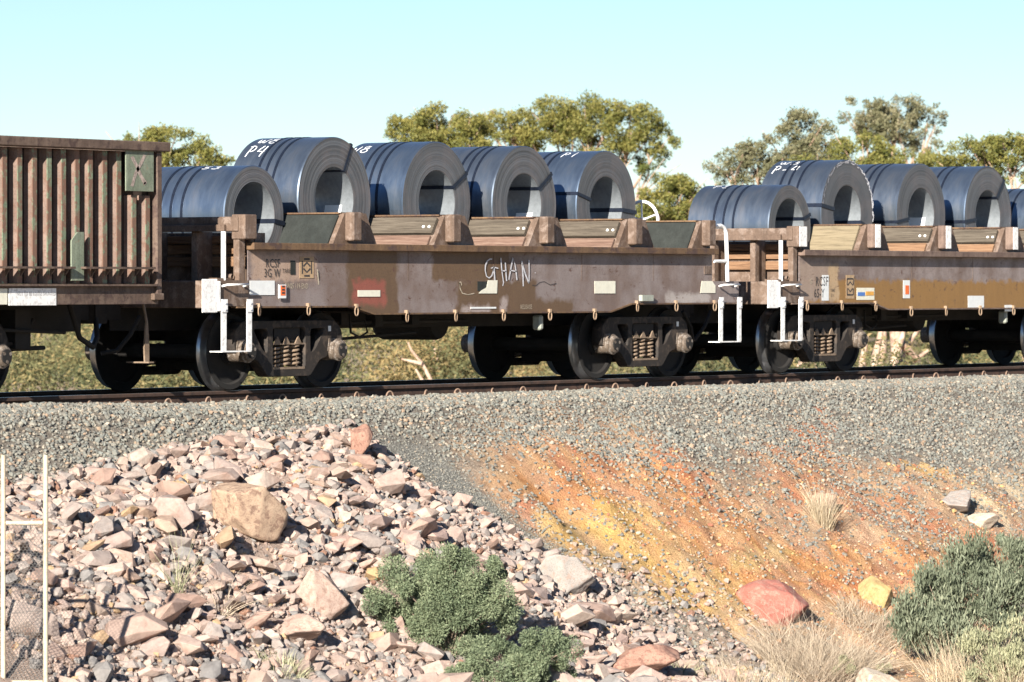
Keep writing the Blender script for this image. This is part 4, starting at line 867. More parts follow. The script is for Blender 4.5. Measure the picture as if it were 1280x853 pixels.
chalk('graffiti', [G([(505,130),(480,128),(450,150),(428,200),(425,260),(440,325),(470,345),(500,320),(520,260),(525,215)]), G([(490,235),(520,220),(575,235)]), G([(525,215),(530,300),(535,370)]),
                   G([(605,115),(612,230),(625,330),(635,400),(625,435)]), G([(655,170),(660,260),(670,380)]), G([(615,270),(640,260),(665,275)]),
                   G([(695,365),(715,250),(742,112),(765,190),(780,290),(788,370)]), G([(705,255),(740,262),(785,270)]), G([(845,150),(852,250),(858,340),(860,440)]), G([(850,180),(880,290),(925,405)]), G([(925,140),(928,280),(925,405)]), G([(995,282),(1000,288)])], 1.5)
chalk('faint_loop', [G([(128,395),(145,388),(155,420),(140,450),(128,400),(140,470),(165,520),(230,535),(300,520)])], 1.2, M['stencil_pale'])
chalk('pale_mark', [[(396.5,337),(398.5,356)]], 1.6, M['stencil_pale'])
chalk('scratch', [G([(960,425),(1000,435),(1050,395),(1100,385),(1170,425),(1240,405)])], 0.7, M['stencil'])
# lettering and stickers of the right wagon
txc = lambda t, size, px, py, m, sx=1.0, y=YW-0.0125: tx('lettering', t, size, px, py, m, sx, OXC, WC, y)
x0, x1, z0, z1 = pxr(1027.5, 1036, 344, 376, OXC); patch('white_strip', WC, x0, x1, z0, z1, M['sticker'], YW-0.0095, 0.0015)
txc('RCSF', 0.175, 1019.5, 357.5, 'stencil', 0.82); txc('65-Y', 0.165, 1017.5, 372, 'stencil', 0.82); txc('G', 0.1, 1012, 355, 'stencil_pale'); txc('TARE', 0.06, 1038, 365, 'stencil', 0.8); txc('21 t', 0.06, 1038.5, 371, 'stencil', 0.8)
x0, x1, z0, z1 = pxr(1057.5, 1068, 344, 373.5, OXC); patch('stencil_panel', WC, x0, x1, z0, z1, M['tan'], YW-0.0095, 0.002)
cx, cz, a, h = (x0+x1)/2, (z0+z1)/2, (x1-x0)*0.36, (z1-z0)*0.34; f_ = lambda u, v: (u, YW-0.0128, v)
strokes('stencil_mark', [[(cx-a*0.8,cz+0.02),(cx,cz+h*0.62),(cx+a*0.8,cz+0.02)], [(cx-a*0.8,cz-0.02),(cx,cz-h*0.62),(cx+a*0.8,cz-0.02)], [(cx-a,cz+h),(cx+a,cz+h)], [(cx-a,cz-h),(cx+a,cz-h)], [(cx-a,cz+h),(cx-a,cz+h*0.2)], [(cx+a,cz+h),(cx+a,cz+h*0.2)], [(cx-a,cz-h),(cx-a,cz-h*0.2)], [(cx+a,cz-h),(cx+a,cz-h*0.2)]], 0.022, f_, M['stencil'], WC)
for nm, r, m, y in (('sticker', (1071,1093,360,375), 'cream', YW-0.0095), ('blue_print', (1072,1081,365.5,370), 'blue', YW-0.0135), ('amber_print', (1082,1092,364.5,369.5), 'amber', YW-0.0135), ('white_tag', (1129,1137.5,350.5,373), 'sticker', YW-0.0095), ('tag_marks', (1131.5,1136,357,368), 'orange', YW-0.0135), ('white_sticker', (1210,1230,370,384.5), 'sticker', YW-0.0095), ('white_sticker', (1256,1265,381.5,389), 'sticker', YW-0.0095)):
    x0, x1, z0, z1 = pxr(*r, OXC); patch(nm, WC, x0, x1, z0, z1, M[m], y, 0.0025)

# ------------------------------------------------------------------ open wagon with ribbed side, left
OXA = -12.6
A = empty('open_wagon', (OXA, 0, 0)); tag(A, 'open wagon with faded green and rusty vertical ribs, left end of the train', 'wagon')
xr = -7.75-OXA; xl = -20.0-OXA; yw = -1.24
box('side_wall', M['hop_wall'], A, xl, xr, yw, yw+0.02, 1.17, 2.56); box('side_wall', M['hop_wall'], A, xl, xr, 1.22, 1.24, 1.17, 2.56); box('end_wall', M['hop_wall'], A, xr-0.03, xr-0.001, yw+0.021, 1.219, 1.17, 2.56)
box('wagon_floor', M['under'], A, xl, xr-0.04, -1.2, 1.2, 1.05, 1.16)
MB().box(xl, xr+0.10, yw-0.17, yw+0.03, 2.565, 2.665).build('top_rail', M['hop_rail'], A, 0.01); box('top_rail', M['hop_rail'], A, xl, xr+0.1, 1.2, 1.4, 2.565, 2.665, 0.01); box('top_rail', M['hop_rail'], A, xr-0.02, xr+0.101, yw+0.031, 1.199, 2.566, 2.664)
def rib(x, z0, z1):
    b = MB(); P = [(x+0.012,yw-0.001),(x+0.05,yw-0.088),(x+0.13,yw-0.088),(x+0.145,yw-0.001)]; b.prism_z(P, z0, z1); b.mi[2] = 1; return b.build('rib', [M['hop_rib'], M['hop_rib_side']], A, 0.006, fix=True)
ribx = [on_y(p, 300, yw-0.11)[0]-OXA-0.05 for p in (5, 24, 42.5, 61, 79, 96, 112.5, 130.5, 148, 167, 184)]
for k, x in enumerate(ribx): rib(x, 1.17, 2.555 if k != 9 and k != 10 else 2.1)
x = ribx[0]
while x > xl+0.3: x -= 0.262; rib(x, 1.17, 2.555)
box('corner_post', M['hop_rail'], A, xr-0.085, xr+0.002, yw-0.13, yw-0.002, 1.0, 2.56, 0.008)
x0, x1, z0, z1 = pxr(156, 191, 186, 240, OXA, yw-0.12); box('sign_plate', M['hop_plate'], A, x0, x1, yw-0.135, yw-0.121, z0, z1, 0.004)
fx = lambda u, v: (on_y(u, v, yw-0.1375)[0]-OXA, yw-0.1375, on_y(u, v, yw-0.1375)[1])
strokes('scratched_cross', [[(165,196),(171,208),(176,220),(182,230)], [(181,194),(176,205),(170,216),(167,226)], [(167,226),(165,233)], [(182,230),(180,229)]], 4.2, fx, flat('scratched_primer', (0.42, 0.34, 0.30), 0.8, 0.3, scale=30), A)
x0, x1, z0, z1 = pxr(88.5, 104, 290, 351, OXA, yw-0.12); MB().prism_y([(x0,z0),(x1,z0),(x1,z1),(x0+0.10,z1),(x0,z1-0.09)], yw-0.13, yw-0.1165).build('cover_plate', M['hop_plate'], A, fix=True)
for p0, p1 in ((-300, 92), (105, 192)):
    x0, x1, z0, z1 = pxr(p0, p1, 334.5, 336.5, OXA, yw-0.17); zc = on_y(150, 335, yw-0.17)[1]
    box('foot_ledge', M['hop_rail'], A, max(x0, xl), x1, yw-0.20, yw-0.1155, zc-0.012, zc+0.01)
    for x in ribx:
        if x0 < x < x1: MB().prism_x([(yw-0.116,zc-0.012),(yw-0.18,zc-0.0125),(yw-0.116,zc-0.09)], x+0.06, x+0.075).build('ledge_bracket', M['hop_rail'], A, fix=True)
box('sill', M['hop_rail'], A, xl, xr-0.02, yw-0.10, yw+0.1, 0.955, 1.145, 0.005); box('sill_ledge', M['hop_rail'], A, xl, xr-0.09, yw-0.155, yw+0.08, 1.146, 1.168)
box('sill', M['under'], A, xl, xr-0.02, 1.1, 1.34, 0.955, 1.145); box('end_block', M['frame'], A, xr-0.16, xr+0.012, yw-0.15, yw-0.101, 1.0, 1.07, 0.006)
x0, x1, z0, z1 = pxr(11, 70, 360.5, 383, OXA, yw-0.105); box('white_panel', M['white'], A, x0, x1, yw-0.108, yw-0.1015, z0+0.01, min(z1, 1.14))
text_part('lettering', 'NOT TO BE LOOSE SHUNTED', 0.055, x0+0.12, yw-0.1095, min(z1, 1.14)-0.075, flat('faded_text', (0.35,0.35,0.36), 0.8), A, 0.8)
x0, x1, z0, z1 = pxr(-40, 9, 361, 382, OXA, yw-0.105); box('cream_panel', M['cream'], A, x0, x1, yw-0.108, yw-0.1015, z0+0.01, min(z1, 1.14))
b = MB(); b.box(xl, xr+0.1, -0.2, 0.2, 0.66, 1.04); b.box(xr-0.2, xr-0.03, -1.1, 1.1, 0.96, 1.045); b.build('centre_sill', M['under'], A)
b = MB(); b.box(xr, xr+0.45, -0.09, 0.09, 0.78, 0.98); b.prism_z([(xr+0.4,-0.16),(xr+0.6,-0.14),(xr+0.66,0.02),(xr+0.6,0.16),(xr+0.4,0.15)], 0.74, 1.02); b.build('coupler', M['under'], A, fix=True)
b = MB(); b.tube([(xr-0.6,-0.6,0.95),(xr-0.45,-0.62,0.6),(xr-0.2,-0.6,0.5),(xr,-0.5,0.6),(xr+0.1,-0.4,0.8)], 0.03, 8)
b.tube([(xr-1.9,-0.6,0.8),(xr-1.7,-0.6,0.55),(xr-1.4,-0.6,0.55),(xr-1.2,-0.6,0.8)], 0.02, 8); b.tube([(xr-2.2,-0.5,0.48),(xr-0.9,-0.5,0.5)], 0.025, 8); b.tube([(xr-2.0,-0.7,0.70),(xr-0.8,-0.7,0.66)], 0.02, 8); b.box(xr-1.55, xr-1.3, -0.65, -0.3, 0.5, 0.9)
b.build('brake_pipes', M['under'], A)
hx = on_y(183, 430, -1.05)[0]-OXA
b = MB(); b.prism_y([(hx-0.02,0.34),(hx+0.05,0.34),(hx+0.05,0.56),(hx+0.03,0.76),(hx-0.0,0.76),(hx-0.03,0.5)], -1.05, -1.03); b.box(hx-0.05, hx+0.04, -1.12, -0.82, 0.33, 0.345); b.tube([(hx+0.02,-1.04,0.75),(hx+0.0,-1.0,1.0)], 0.015, 6); b.build('step', M['spring'], A, fix=True)
make_bogie(A, -10.86-OXA)

# ------------------------------------------------------------------ steel coils
def coil(ox, xc, zc, R, yf, L, label, texts=(), bands=(0.3, 0.42, 0.54), eye=(), paper=None, seed=0, rr=0.38, damage=False):
    o_y = yf; r_ = random.Random(seed)
    b = MB(); n = 96; K = 30
    # near face: rings a few millimetres in and out
    prof = [(rr, yf+0.004)]
    for i in range(1, K): prof.append((rr+(R-0.012-rr)*i/K, yf+r_.uniform(-0.0012, 0.0014)))
    prof.append((R-0.01, yf+r_.uniform(-0.003, 0.004))); 
    b.lathe_y([(p, y-yf) for p, y in prof], 0, 0, n, 1, False)
    b.lathe_y([(R-0.01, prof[-1][1]-yf), (R, 0.012), (R, L-0.012), (R-0.01, L)], 0, 0, n, 0, True)
    b.lathe_y([(R-0.01, L), (rr, L)], 0, 0, n, 1, False); b.lathe_y([(rr, L), (rr, 0.004)], 0, 0, n, 2, True)
    me = b.mesh('steel_coil', [M['coil'], M['coilface'], M['bore']])
    bm = bmesh.new(); bm.from_mesh(me); bmesh.ops.remove_doubles(bm, verts=bm.verts, dist=1e-5); bmesh.ops.recalc_face_normals(bm, faces=bm.faces); bm.to_mesh(me); bm.free()
    me.set_sharp_from_angle(angle=math.radians(25))
    o = link(bpy.data.objects.new('steel_coil', me)); o.location = (ox+xc, yf, zc); o['label'] = label; o['category'] = 'steel coil'; o['group'] = 'steel coils loaded on the wagons'
    # outer lap of the sheet: a step in the last wrap
    lap = MB(); a0 = math.radians(188); pts = [(a0, R+0.004), (a0+0.5, R+0.0015)]
    vs = []; 
    for i in range(13):
        a = a0+0.75*i/12; q = R+0.005*(1-i/12)+0.0005; vs += [(q*math.cos(a), 0.03, q*math.sin(a)), (q*math.cos(a), L-0.03, q*math.sin(a))]
    lap.add(vs, [(2*i, 2*i+1, 2*i+3, 2*i+2) for i in range(12)], 0, True); lap.build('outer_lap', M['coil'], o, fix=True)
    for f in bands:
        s_ = MB(); y0 = f*L; s_.lathe_y([(R-0.002, y0), (R+0.006, y0+0.002), (R+0.006, y0+0.034), (R-0.002, y0+0.036)], 0, 0, 72); s_.build('strap', M['strap'], o)
    for (ang, wd, face_only) in eye:
        a = math.radians(ang); c, q = math.cos(a), math.sin(a); t = (-q*wd/2, c*wd/2)
        e = MB()
        P = [(rr-0.006, L+0.004), (rr-0.006, -0.012), (R+0.006, -0.012), (R+0.006, L+0.004)]
        for (r0, y0), (r1, y1) in zip(P, P[1:]+P[:1]):
            A_, B_ = Vector((r0*c, y0, r0*q)), Vector((r1*c, y1, r1*q)); T = Vector((t[0], 0, t[1]))
            nrm = (B_-A_).cross(T).normalized()*0.002
            e.add([A_-T-nrm, B_-T-nrm, B_+T-nrm, A_+T-nrm, A_-T+nrm, B_-T+nrm, B_+T+nrm, A_+T+nrm], [(0,3,2,1),(4,5,6,7),(0,1,5,4),(1,2,6,5),(2,3,7,6),(3,0,4,7)])
        e.build('eye_strap', M['strap'], o, fix=True)
    if paper:
        a0, a1, y0, y1 = paper; p = MB(); vs = []
        for i in range(7):
            a = math.radians(a0+(a1-a0)*i/6); vs += [((rr-0.004)*math.cos(a), y0, (rr-0.004)*math.sin(a)), ((rr-0.004)*math.cos(a), y1, (rr-0.004)*math.sin(a))]
        p.add(vs, [(2*i, 2*i+1, 2*i+3, 2*i+2) for i in range(6)]); p.build('paper_label', M['paper'], o)
    # hand painted marks on the wrap: u runs along the coil (towards the camera), v round the top
    for (txt, y0, ang, h, wch) in texts:
        lines = []
        for k, ch in enumerate(txt):
            for ln in GLY.get(ch, ()):
                lines.append([(y0+(k+u_)*wch*0.0+k*wch*1.15+u_*wch, v_*h) for u_, v_ in ln])
        def mp(u, v, ang=ang, h=h):
            a = math.radians(ang)-v/R; return ((R+0.004)*math.cos(a), L-u, (R+0.004)*math.sin(a))
        # denser points so the strokes follow the curve
        dl = []
        for ln in lines:
            out = []
            for p, q in zip(ln[:-1], ln[1:]): out += [(p[0]+(q[0]-p[0])*i/3, p[1]+(q[1]-p[1])*i/3) for i in range(3)]
            dl.append(out+[ln[-1]])
        strokes('painted_mark', dl, 0.0135, mp, M['coilink'], o)
    if damage:
        e = MB()
        for k in range(150):
            a = r_.uniform(-0.2, 3.0); q = R-r_.uniform(0.012, 0.05); sz = r_.uniform(0.008, 0.02); t = (-math.sin(a)*sz*1.6, math.cos(a)*sz*1.6)
            e.add([(q*math.cos(a)-t[0], -0.009, q*math.sin(a)-t[1]), ((q+sz)*math.cos(a), -0.012, (q+sz)*math.sin(a)), (q*math.cos(a)+t[0], -0.009, q*math.sin(a)+t[1])], [(0, 1, 2)])
        e.build('scuffed_edge', M['chalk'], o)
    return o
YB = -0.24
coil(OXB, -3.68, 1.93, 0.565, -0.42, 1.25, 'low wide steel coil half hidden behind the ribbed wagon', [('53', 0.66, 112, 0.10, 0.12)], (0.46, 0.58, 0.70), [(-8, 0.05, 0)], None, 1)
coil(OXB, -1.88, 2.14, 0.725, YB, 1.0, 'tall steel coil marked W8 P4 beside the low coil by the ribbed wagon', [('W8', 0.12, 116, 0.16, 0.13), ('P4', 0.10, 137, 0.2, 0.12)], (0.36, 0.48, 0.60), [(63, 0.035, 0)], (-30, -8, 0.16, 0.40), 2)
coil(OXB, 0.22, 2.14, 0.725, YB, 1.0, 'second tall steel coil on the middle wagon, marked 8, right of the W8 P4 coil', [('W8', 0.0, 125, 0.16, 0.13)], (0.36, 0.48, 0.60), [(30, 0.045, 0)], (-40, -30, 0.05, 0.35), 3)
coil(OXB, 2.12, 2.14, 0.72, YB, 1.0, 'third tall steel coil of the middle wagon, just left of the P1 coil', [('9', 0.0, 128, 0.14, 0.12)], (0.30, 0.42, 0.54), [(33, 0.045, 0)], (-38, -14, 0.12, 0.36), 4)
coil(OXB, 4.0, 2.14, 0.705, YB, 1.0, 'tall steel coil marked P1 at the right end of the middle wagon', [('P1', 0.52, 118, 0.15, 0.12)], (0.55, 0.68), [(-5, 0.05, 0), (167, 0.04, 0)], None, 5)
coil(OXC, -3.75, 1.93, 0.565, -0.42, 1.25, 'low wide steel coil marked P5 at the left end of the right wagon', [('P5', 0.18, 112, 0.12, 0.12)], (0.42, 0.54, 0.66), [(18, 0.045, 0)], None, 6)
coil(OXC, -1.86, 2.14, 0.73, YB, 1.0, 'tall steel coil marked W3 P-4 with scuffed pale rim, behind the P5 coil', [('W3', 0.10, 114, 0.12, 0.14), ('P-4', 0.08, 132, 0.18, 0.12)], (0.4, 0.55, 0.68), [(-20, 0.07, 0), (172, 0.05, 0)], None, 7, damage=True)
coil(OXC, 0.26, 2.14, 0.725, YB, 1.0, 'tall steel coil marked 7, right of the scuffed rim coil', [('7', 0.12, 140, 0.2, 0.12)], (0.4, 0.52, 0.64), [(188, 0.04, 0)], (-24, -4, 0.14, 0.40), 8)
coil(OXC, 2.28, 2.14, 0.73, YB, 1.0, 'unmarked tall steel coil near the right edge with a slanting strap across its face', [], (0.42, 0.56), [(48, 0.05, 0), (186, 0.045, 0)], None, 9)
coil(OXC, 4.05, 1.98, 0.60, -0.42, 1.2, 'rightmost steel coil, only its left edge inside the picture', [], (0.35, 0.5), [], None, 10)

# ------------------------------------------------------------------ gum trees beyond the track
GZ = -1.6
def clump_leaves(c, rx, ry, rz, n, droop=0.5, size=0.07, shell=2.6, tint=0.5):
    d = unit(rng.normal(size=(n, 3))); r = rng.random((n, 1))**(1/shell)
    wob = 1+0.5*(fbm(d[:, 0]*2+c[0]*3+9, d[:, 1]*2+d[:, 2]*2+c[2]*3+9, 1.4, 77, 3)-0.5)[:, None]*2
    P = np.array(c)+d*r*wob*np.array([rx, ry, rz])
    U = unit(rng.normal(size=(n, 3))*np.array([0.8, 0.8, 0.6])-np.array([0, 0, droop])); V = unit(np.cross(U, rng.normal(size=(n, 3))))
    L = size*rng.uniform(0.6, 1.3, (n, 1))
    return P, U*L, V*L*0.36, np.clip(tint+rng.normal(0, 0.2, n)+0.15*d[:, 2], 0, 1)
def gum_tree(label, Z, base_px, clumps, mat, dens=420, size=0.05, trunk_r=0.13, fork=None, lean=0.0):
    s = Z/F; b0 = at_depth(base_px, HZ, Z); base = Vector((b0.x, b0.y, GZ-0.02))
    root = empty('gum_tree', base); tag(root, label, 'tree', 'gum trees behind the train')
    Ps = []; cen = []
    for (cx, cy, rx, ry, *t) in clumps:
        # split every traced mass into several leaf clumps at their own depths
        k = max(8, int(rx*ry/30))
        for i in range(k):
            a = rng.uniform(0, 6.28); q = math.sqrt(rng.random())*0.9
            ppx = cx+rx*q*math.cos(a); ppy = cy+ry*q*math.sin(a)
            dz = rng.uniform(-1, 1)*rx*s*1.0
            p = at_depth(ppx, ppy, Z+dz)-base; r = max(rx, ry)*s*rng.uniform(0.18, 0.38)
            r1 = min(r, ry*s*0.6)
            n = int(dens*2.1*math.pi*r*r1)
            Ps.append(clump_leaves((p.x, p.y, p.z), r, r, r1*0.85, n, 0.5, size, 2.2, (t[0] if t else 0.5)+rng.uniform(-0.15, 0.15)))
        c = at_depth(cx, cy+ry*0.3, Z)-base; cen.append(c)
    P, U, V_, T = (np.concatenate([q[i] for q in Ps]) for i in range(4))
    quads('crown', P, U, V_, mat, T, root)
    tr = MB(); top = sum(cen, Vector())/len(cen); fk = Vector((lean*0.5+top.x*0.25, top.y*0.25, min(c.z for c in cen)*0.62 if fork is None else fork))
    pts = [Vector((0, 0, 0)), Vector((fk.x*0.2+0.05, fk.y*0.2, fk.z*0.35)), Vector((fk.x*0.6-0.04, fk.y*0.6, fk.z*0.7)), fk]
    tr.tube(pts, [trunk_r*1.25, trunk_r, trunk_r*0.9, trunk_r*0.8], 10); tr.build('trunk', M['bark'], root)
    for c in cen:
        m1 = fk.lerp(c, 0.5)+Vector((rng.uniform(-0.2, 0.2), rng.uniform(-0.2, 0.2), -0.15)); lb = MB()
        lb.tube([fk, m1, c], [trunk_r*0.55, trunk_r*0.36, trunk_r*0.14], 7)
        for _ in range(4):
            e = c+Vector((rng.uniform(-0.7, 0.7), rng.uniform(-0.7, 0.7), rng.uniform(-0.1, 0.6))); st_ = m1.lerp(c, rng.uniform(0.2, 0.8)); lb.tube([st_, st_.lerp(e, 0.5)+Vector((0, 0, 0.06)), e], [trunk_r*0.2, trunk_r*0.12, trunk_r*0.05], 5)
        lb.build('limb', M['bark'], root)
    return root
LO, LG = M['leaf_olive'], M['leaf_grey']; DN = 1.5
gum_tree('olive gum tree rising behind the ribbed open wagon', 118, 172, [(168,175,30,14), (215,178,44,18,0.6), (250,196,36,16), (205,202,36,14), (275,202,20,10,0.4)], LO)
gum_tree('dense round yellow olive gum tree left of the tallest central tree', 122, 545, [(505,162,30,18,0.6), (545,154,42,22,0.65), (590,168,36,22,0.6), (535,182,50,18,0.5), (610,188,24,14,0.45)], LO, 520)
gum_tree('tallest central gum tree with a dark hanging clump on its right', 126, 742, [(635,156,40,19,0.75), (690,148,40,25,0.6), (740,146,44,25,0.6), (790,154,40,26,0.55), (825,178,26,20,0.5), (665,174,40,16,0.6), (715,168,34,16,0.5), (760,188,38,17,0.6), (812,208,25,21,0.05), (605,152,24,12,0.8), (785,180,30,14,0.5)], LO, 400)
gum_tree('short spreading gum tree in the gap between the two coil wagons', 112, 842, [(822,250,32,20,0.6), (850,240,36,20,0.55), (874,254,28,22,0.5), (838,266,46,17,0.5), (802,258,18,16,0.5)], LO, 560)
gum_tree('grey green gum tree with bare slanting limbs above the low P5 coil', 120, 950, [(912,205,30,20,0.45), (948,194,36,22,0.5), (915,232,26,14,0.4), (985,180,32,26,0.6), (1010,162,36,30,0.55), (1035,195,30,20,0.5), (965,222,34,18,0.4), (1000,205,36,22,0.45)], LG, 380)
gum_tree('round crowned grey gum tree standing highest on the right', 128, 1100, [(1080,142,30,23,0.55), (1118,142,40,25,0.6), (1160,148,27,22,0.55), (1100,166,36,15,0.4), (1145,176,28,14,0.35), (1168,188,14,10,0.2)], LG, 430, fork=2.6)
gum_tree('low olive gum tree filling the gap below the round crowned grey one', 116, 1122, [(1075,190,40,22,0.55), (1130,206,46,20,0.5), (1170,212,34,16,0.5), (1060,214,50,18,0.5), (1010,214,34,18,0.5)], LO, 420, trunk_r=0.16)
gum_tree('olive gum tree cut by the right edge of the picture', 112, 1285, [(1225,192,40,19,0.5), (1262,188,40,21,0.5), (1198,208,32,16,0.55), (1268,214,30,16,0.45), (1320,190,44,26,0.5), (1278,258,14,12,0.4)], LO, 420)

# scrub under the trees, one mass seen beneath the wagons
parts = []
for i in range(150):
    px_ = rng.uniform(-160, 1440); Z = rng.uniform(88, 150); p = at_depth(px_, HZ, Z)
    yel = 430 < px_ < 720
    h = rng.uniform(0.5, 1.15)*(1.35 if yel else 1.0); r = rng.uniform(0.7, 1.5)
    parts.append(clump_leaves((p.x, p.y, GZ+h*0.8), r, r, h, int(620*r*h*2), -0.2, 0.06, 2.0, rng.uniform(0.35, 0.9) if yel else rng.uniform(0.0, 0.65)))
P, U, V_, T = (np.concatenate([q[i] for q in parts]) for i in range(4))
tag(quads('scrub', P, U, V_, M['leaf_scrub'], T), 'olive and straw coloured scrub beyond the track', kind='stuff')
# far wood along the horizon
parts = []
for i in range(240):
    px_ = -300+i*8+rng.uniform(-8, 8); Z = rng.uniform(190, 330); p = at_depth(px_, HZ, Z); h = rng.uniform(1.0, 2.2)
    parts.append(clump_leaves((p.x, p.y, GZ+h), 2.8, 2.8, h*1.1, 260, 0.1, 0.26, 2.0, rng.uniform(0.1, 0.6)))
P, U, V_, T = (np.concatenate([q[i] for q in parts]) for i in range(4))
tag(quads('far_wood', P, U, V_, M['leaf_scrub'], T), 'far line of low green wood on the horizon', kind='stuff')
def bare(label, Z, px0, lines, r):
    p0 = at_depth(px0, HZ, Z); base = Vector((p0.x, p0.y, GZ)); root = empty('dead_trunk', base); tag(root, label, 'dead tree')
    for ln in lines:
        pts = [at_depth(a, b_, Z+dz)-base for a, b_, dz in ln]; MB().tube(pts, [r*(1-0.6*i/(len(pts)-1)) for i in range(len(pts))], 8).build('branch', M['bark'], root)
bare('pale dead branch lying in the scrub under the middle wagon', 92, 525, [[(541,480,0),(528,455,0.1),(514,438,0),(510,428,0)], [(528,455,0),(502,449,0.2)], [(530,480,0),(520,462,0.3)]], 0.045)
bare('pale peeling stump seen under the left end of the right wagon', 96, 1003, [[(1003,492,0),(1002,458,0),(1000,444,0)], [(1003,447,0),(1020,458,0.2),(1040,466,0.2)]], 0.16)
bare('twin pale trunks seen under the right wagon beside its wheels', 98, 1095, [[(1078,492,0),(1078,450,0),(1084,420,0)], [(1088,492,0),(1093,450,0),(1101,415,0.3),(1106,395,0.3)]], 0.10)
bare('leaning salmon trunk with tangled limbs under the right wagon', 100, 1118, [[(1110,492,0),(1118,450,0),(1128,420,0),(1132,395,0)], [(1125,465,0),(1132,435,0.5),(1150,410,0.6)], [(1128,430,0.2),(1145,450,0.4),(1160,438,0.5)]], 0.10)

# ------------------------------------------------------------------ shrubs and dry grass on the near side
def shrub(name, label, base_px, lobes, mat, n_per, size, style, cat='shrub', zoff=0.0, tint=0.5):
    g, Z = ground_at(*base_px); Z += zoff; s = Z/F; root = empty(name, g); tag(root, label, cat); Ps = []; stm = MB()
    for (cx, cy, rx, ry) in lobes:
        for i in range(max(5, int(rx*ry/105))):
            a = rng.uniform(0, 6.28); q = math.sqrt(rng.random())*0.95; p = at_depth(cx+rx*q*math.cos(a), cy+ry*q*math.sin(a), Z+rng.uniform(-1, 1)*rx*s*0.75)-g
            r = min(rx, ry)*s*rng.uniform(0.22, 0.48)
            if style == 'upright':
                n = n_per; d = rng.normal(size=(n, 3))*r*0.55; Pp = np.array(p)+d; U = unit(np.array([0, 0, 1.0])+rng.normal(size=(n, 3))*0.35+unit(d+1e-6)*0.3)
            else:
                n = n_per; dd = unit(rng.normal(size=(n, 3))); Pp = np.array(p)+dd*r*(rng.random((n, 1))**0.4); U = unit(dd+rng.normal(size=(n, 3))*0.7)
            V = unit(np.cross(U, rng.normal(size=(n, 3)))); L = size*rng.uniform(0.6, 1.4, (n, 1))
            Ps.append((Pp, U*L, V*L*(0.22 if style == 'upright' else 0.34), np.clip(tint+rng.normal(0, 0.22, n)+rng.uniform(-0.22, 0.22), 0, 1)))
            if i % 2 == 0: stm.tube([(rng.uniform(-.05, .05), rng.uniform(-.05, .05), -0.05), (p.x*0.45, p.y*0.45, p.z*0.6), tuple(p)], [0.014, 0.009, 0.004], 5)
    P, U, V_, T = (np.concatenate([q[i] for q in Ps]) for i in range(4)); quads('foliage', P, U, V_, mat, T, root); o = stm.build('stems', M['stem'], root); o['kind'] = 'stuff'
    return root
shrub('saltbush', 'grey green saltbush growing in the middle of the rock pile', (560, 818), [(510,744,52,46), (575,730,60,44), (590,774,58,44), (530,788,52,32), (600,706,38,26), (480,760,28,30), (550,755,60,46)], M['leaf_salt'], 800, 0.0145, 'round')
shrub('saltbush', 'smaller grey green saltbush below the larger one at the picture bottom', (640, 862), [(682,830,50,42), (612,836,54,36), (640,856,70,28), (575,848,36,26), (665,845,60,34)], M['leaf_salt'], 760, 0.0145, 'round')
shrub('bluebush', 'large dark blue green bush with upright twigs at the right edge', (1190, 838), [(1215,718,52,42), (1165,752,44,46), (1252,730,40,58), (1205,772,60,40), (1268,690,26,24), (1150,785,34,30)], M['leaf_blue'], 420, 0.032, 'upright', tint=0.45)
shrub('low_bush', 'pale green low bush left of the large blue green one', (1088, 848), [(1085,828,34,18), (1060,838,24,12)], M['leaf_pale'], 380, 0.018, 'round')
shrub('low_bush', 'olive straw coloured bush in the bottom right corner', (1250, 868), [(1250,808,44,34), (1228,836,50,24), (1275,836,30,34)], M['leaf_pale'], 320, 0.024, 'upright', tint=0.3)
def tuft(name, label, base_px, wpx, hpx, n, mat, spread=0.6, curl=0.5, wd=0.0028, cat='dry grass', tangle=0.0):
    g, Z = ground_at(*base_px); s = Z/F; root = g; R = wpx*s/2; Hh = hpx*s; vs = []; fs = []; tn = []
    for i in range(n):
        a = rng.uniform(0, 6.28); q = math.sqrt(rng.random())*R*spread; bx, by = q*math.cos(a), q*math.sin(a); gz = float(H(g.x+bx, g.y+by))-g.z
        dirn = Vector((math.cos(a), math.sin(a), 0))*rng.uniform(0, curl)+Vector((rng.normal(0, 0.25+tangle), rng.normal(0, 0.25+tangle), 1)); dirn.normalize()
        Lh = Hh*rng.uniform(0.45, 1.1); p = Vector((bx, by, gz-0.01)); side = dirn.cross(Vector((rng.normal(), rng.normal(), 0.1))).normalized()*wd; k0 = len(vs); m_ = 4; t = rng.random()
        for j in range(m_+1):
            w_ = side*(1-j/m_*0.85); vs += [tuple(p-w_), tuple(p+w_)]; tn += [t, t]
            dirn = (dirn+Vector((math.cos(a)*curl*0.25+rng.normal(0, 0.05+tangle*0.35), math.sin(a)*curl*0.25+rng.normal(0, 0.05+tangle*0.35), -0.10*curl-tangle*0.06))).normalized(); p = p+dirn*Lh/m_
        fs += [(k0+2*j, k0+2*j+1, k0+2*j+3, k0+2*j+2) for j in range(m_)]
    me = bpy.data.meshes.new(name); me.from_pydata(vs, [], fs); me.attributes.new('tint', 'FLOAT', 'POINT').data.foreach_set('value', np.array(tn, np.float32)); me.materials.append(mat)
    o = link(bpy.data.objects.new(name, me)); o.location = g; return tag(o, label, cat)
tuft('dry_bush', 'wide tangle of dead grey straw twigs at the foot of the orange bank', (1022, 838), 180, 66, 2600, M['twig'], 0.85, 0.5, 0.0026, 'dead bush', 0.35)
tuft('dry_bush', 'smaller dead twig tangle left of the large blue green bush', (1080, 785), 90, 40, 700, M['twig'], 0.85, 0.5, 0.0026, 'dead bush', 0.3)
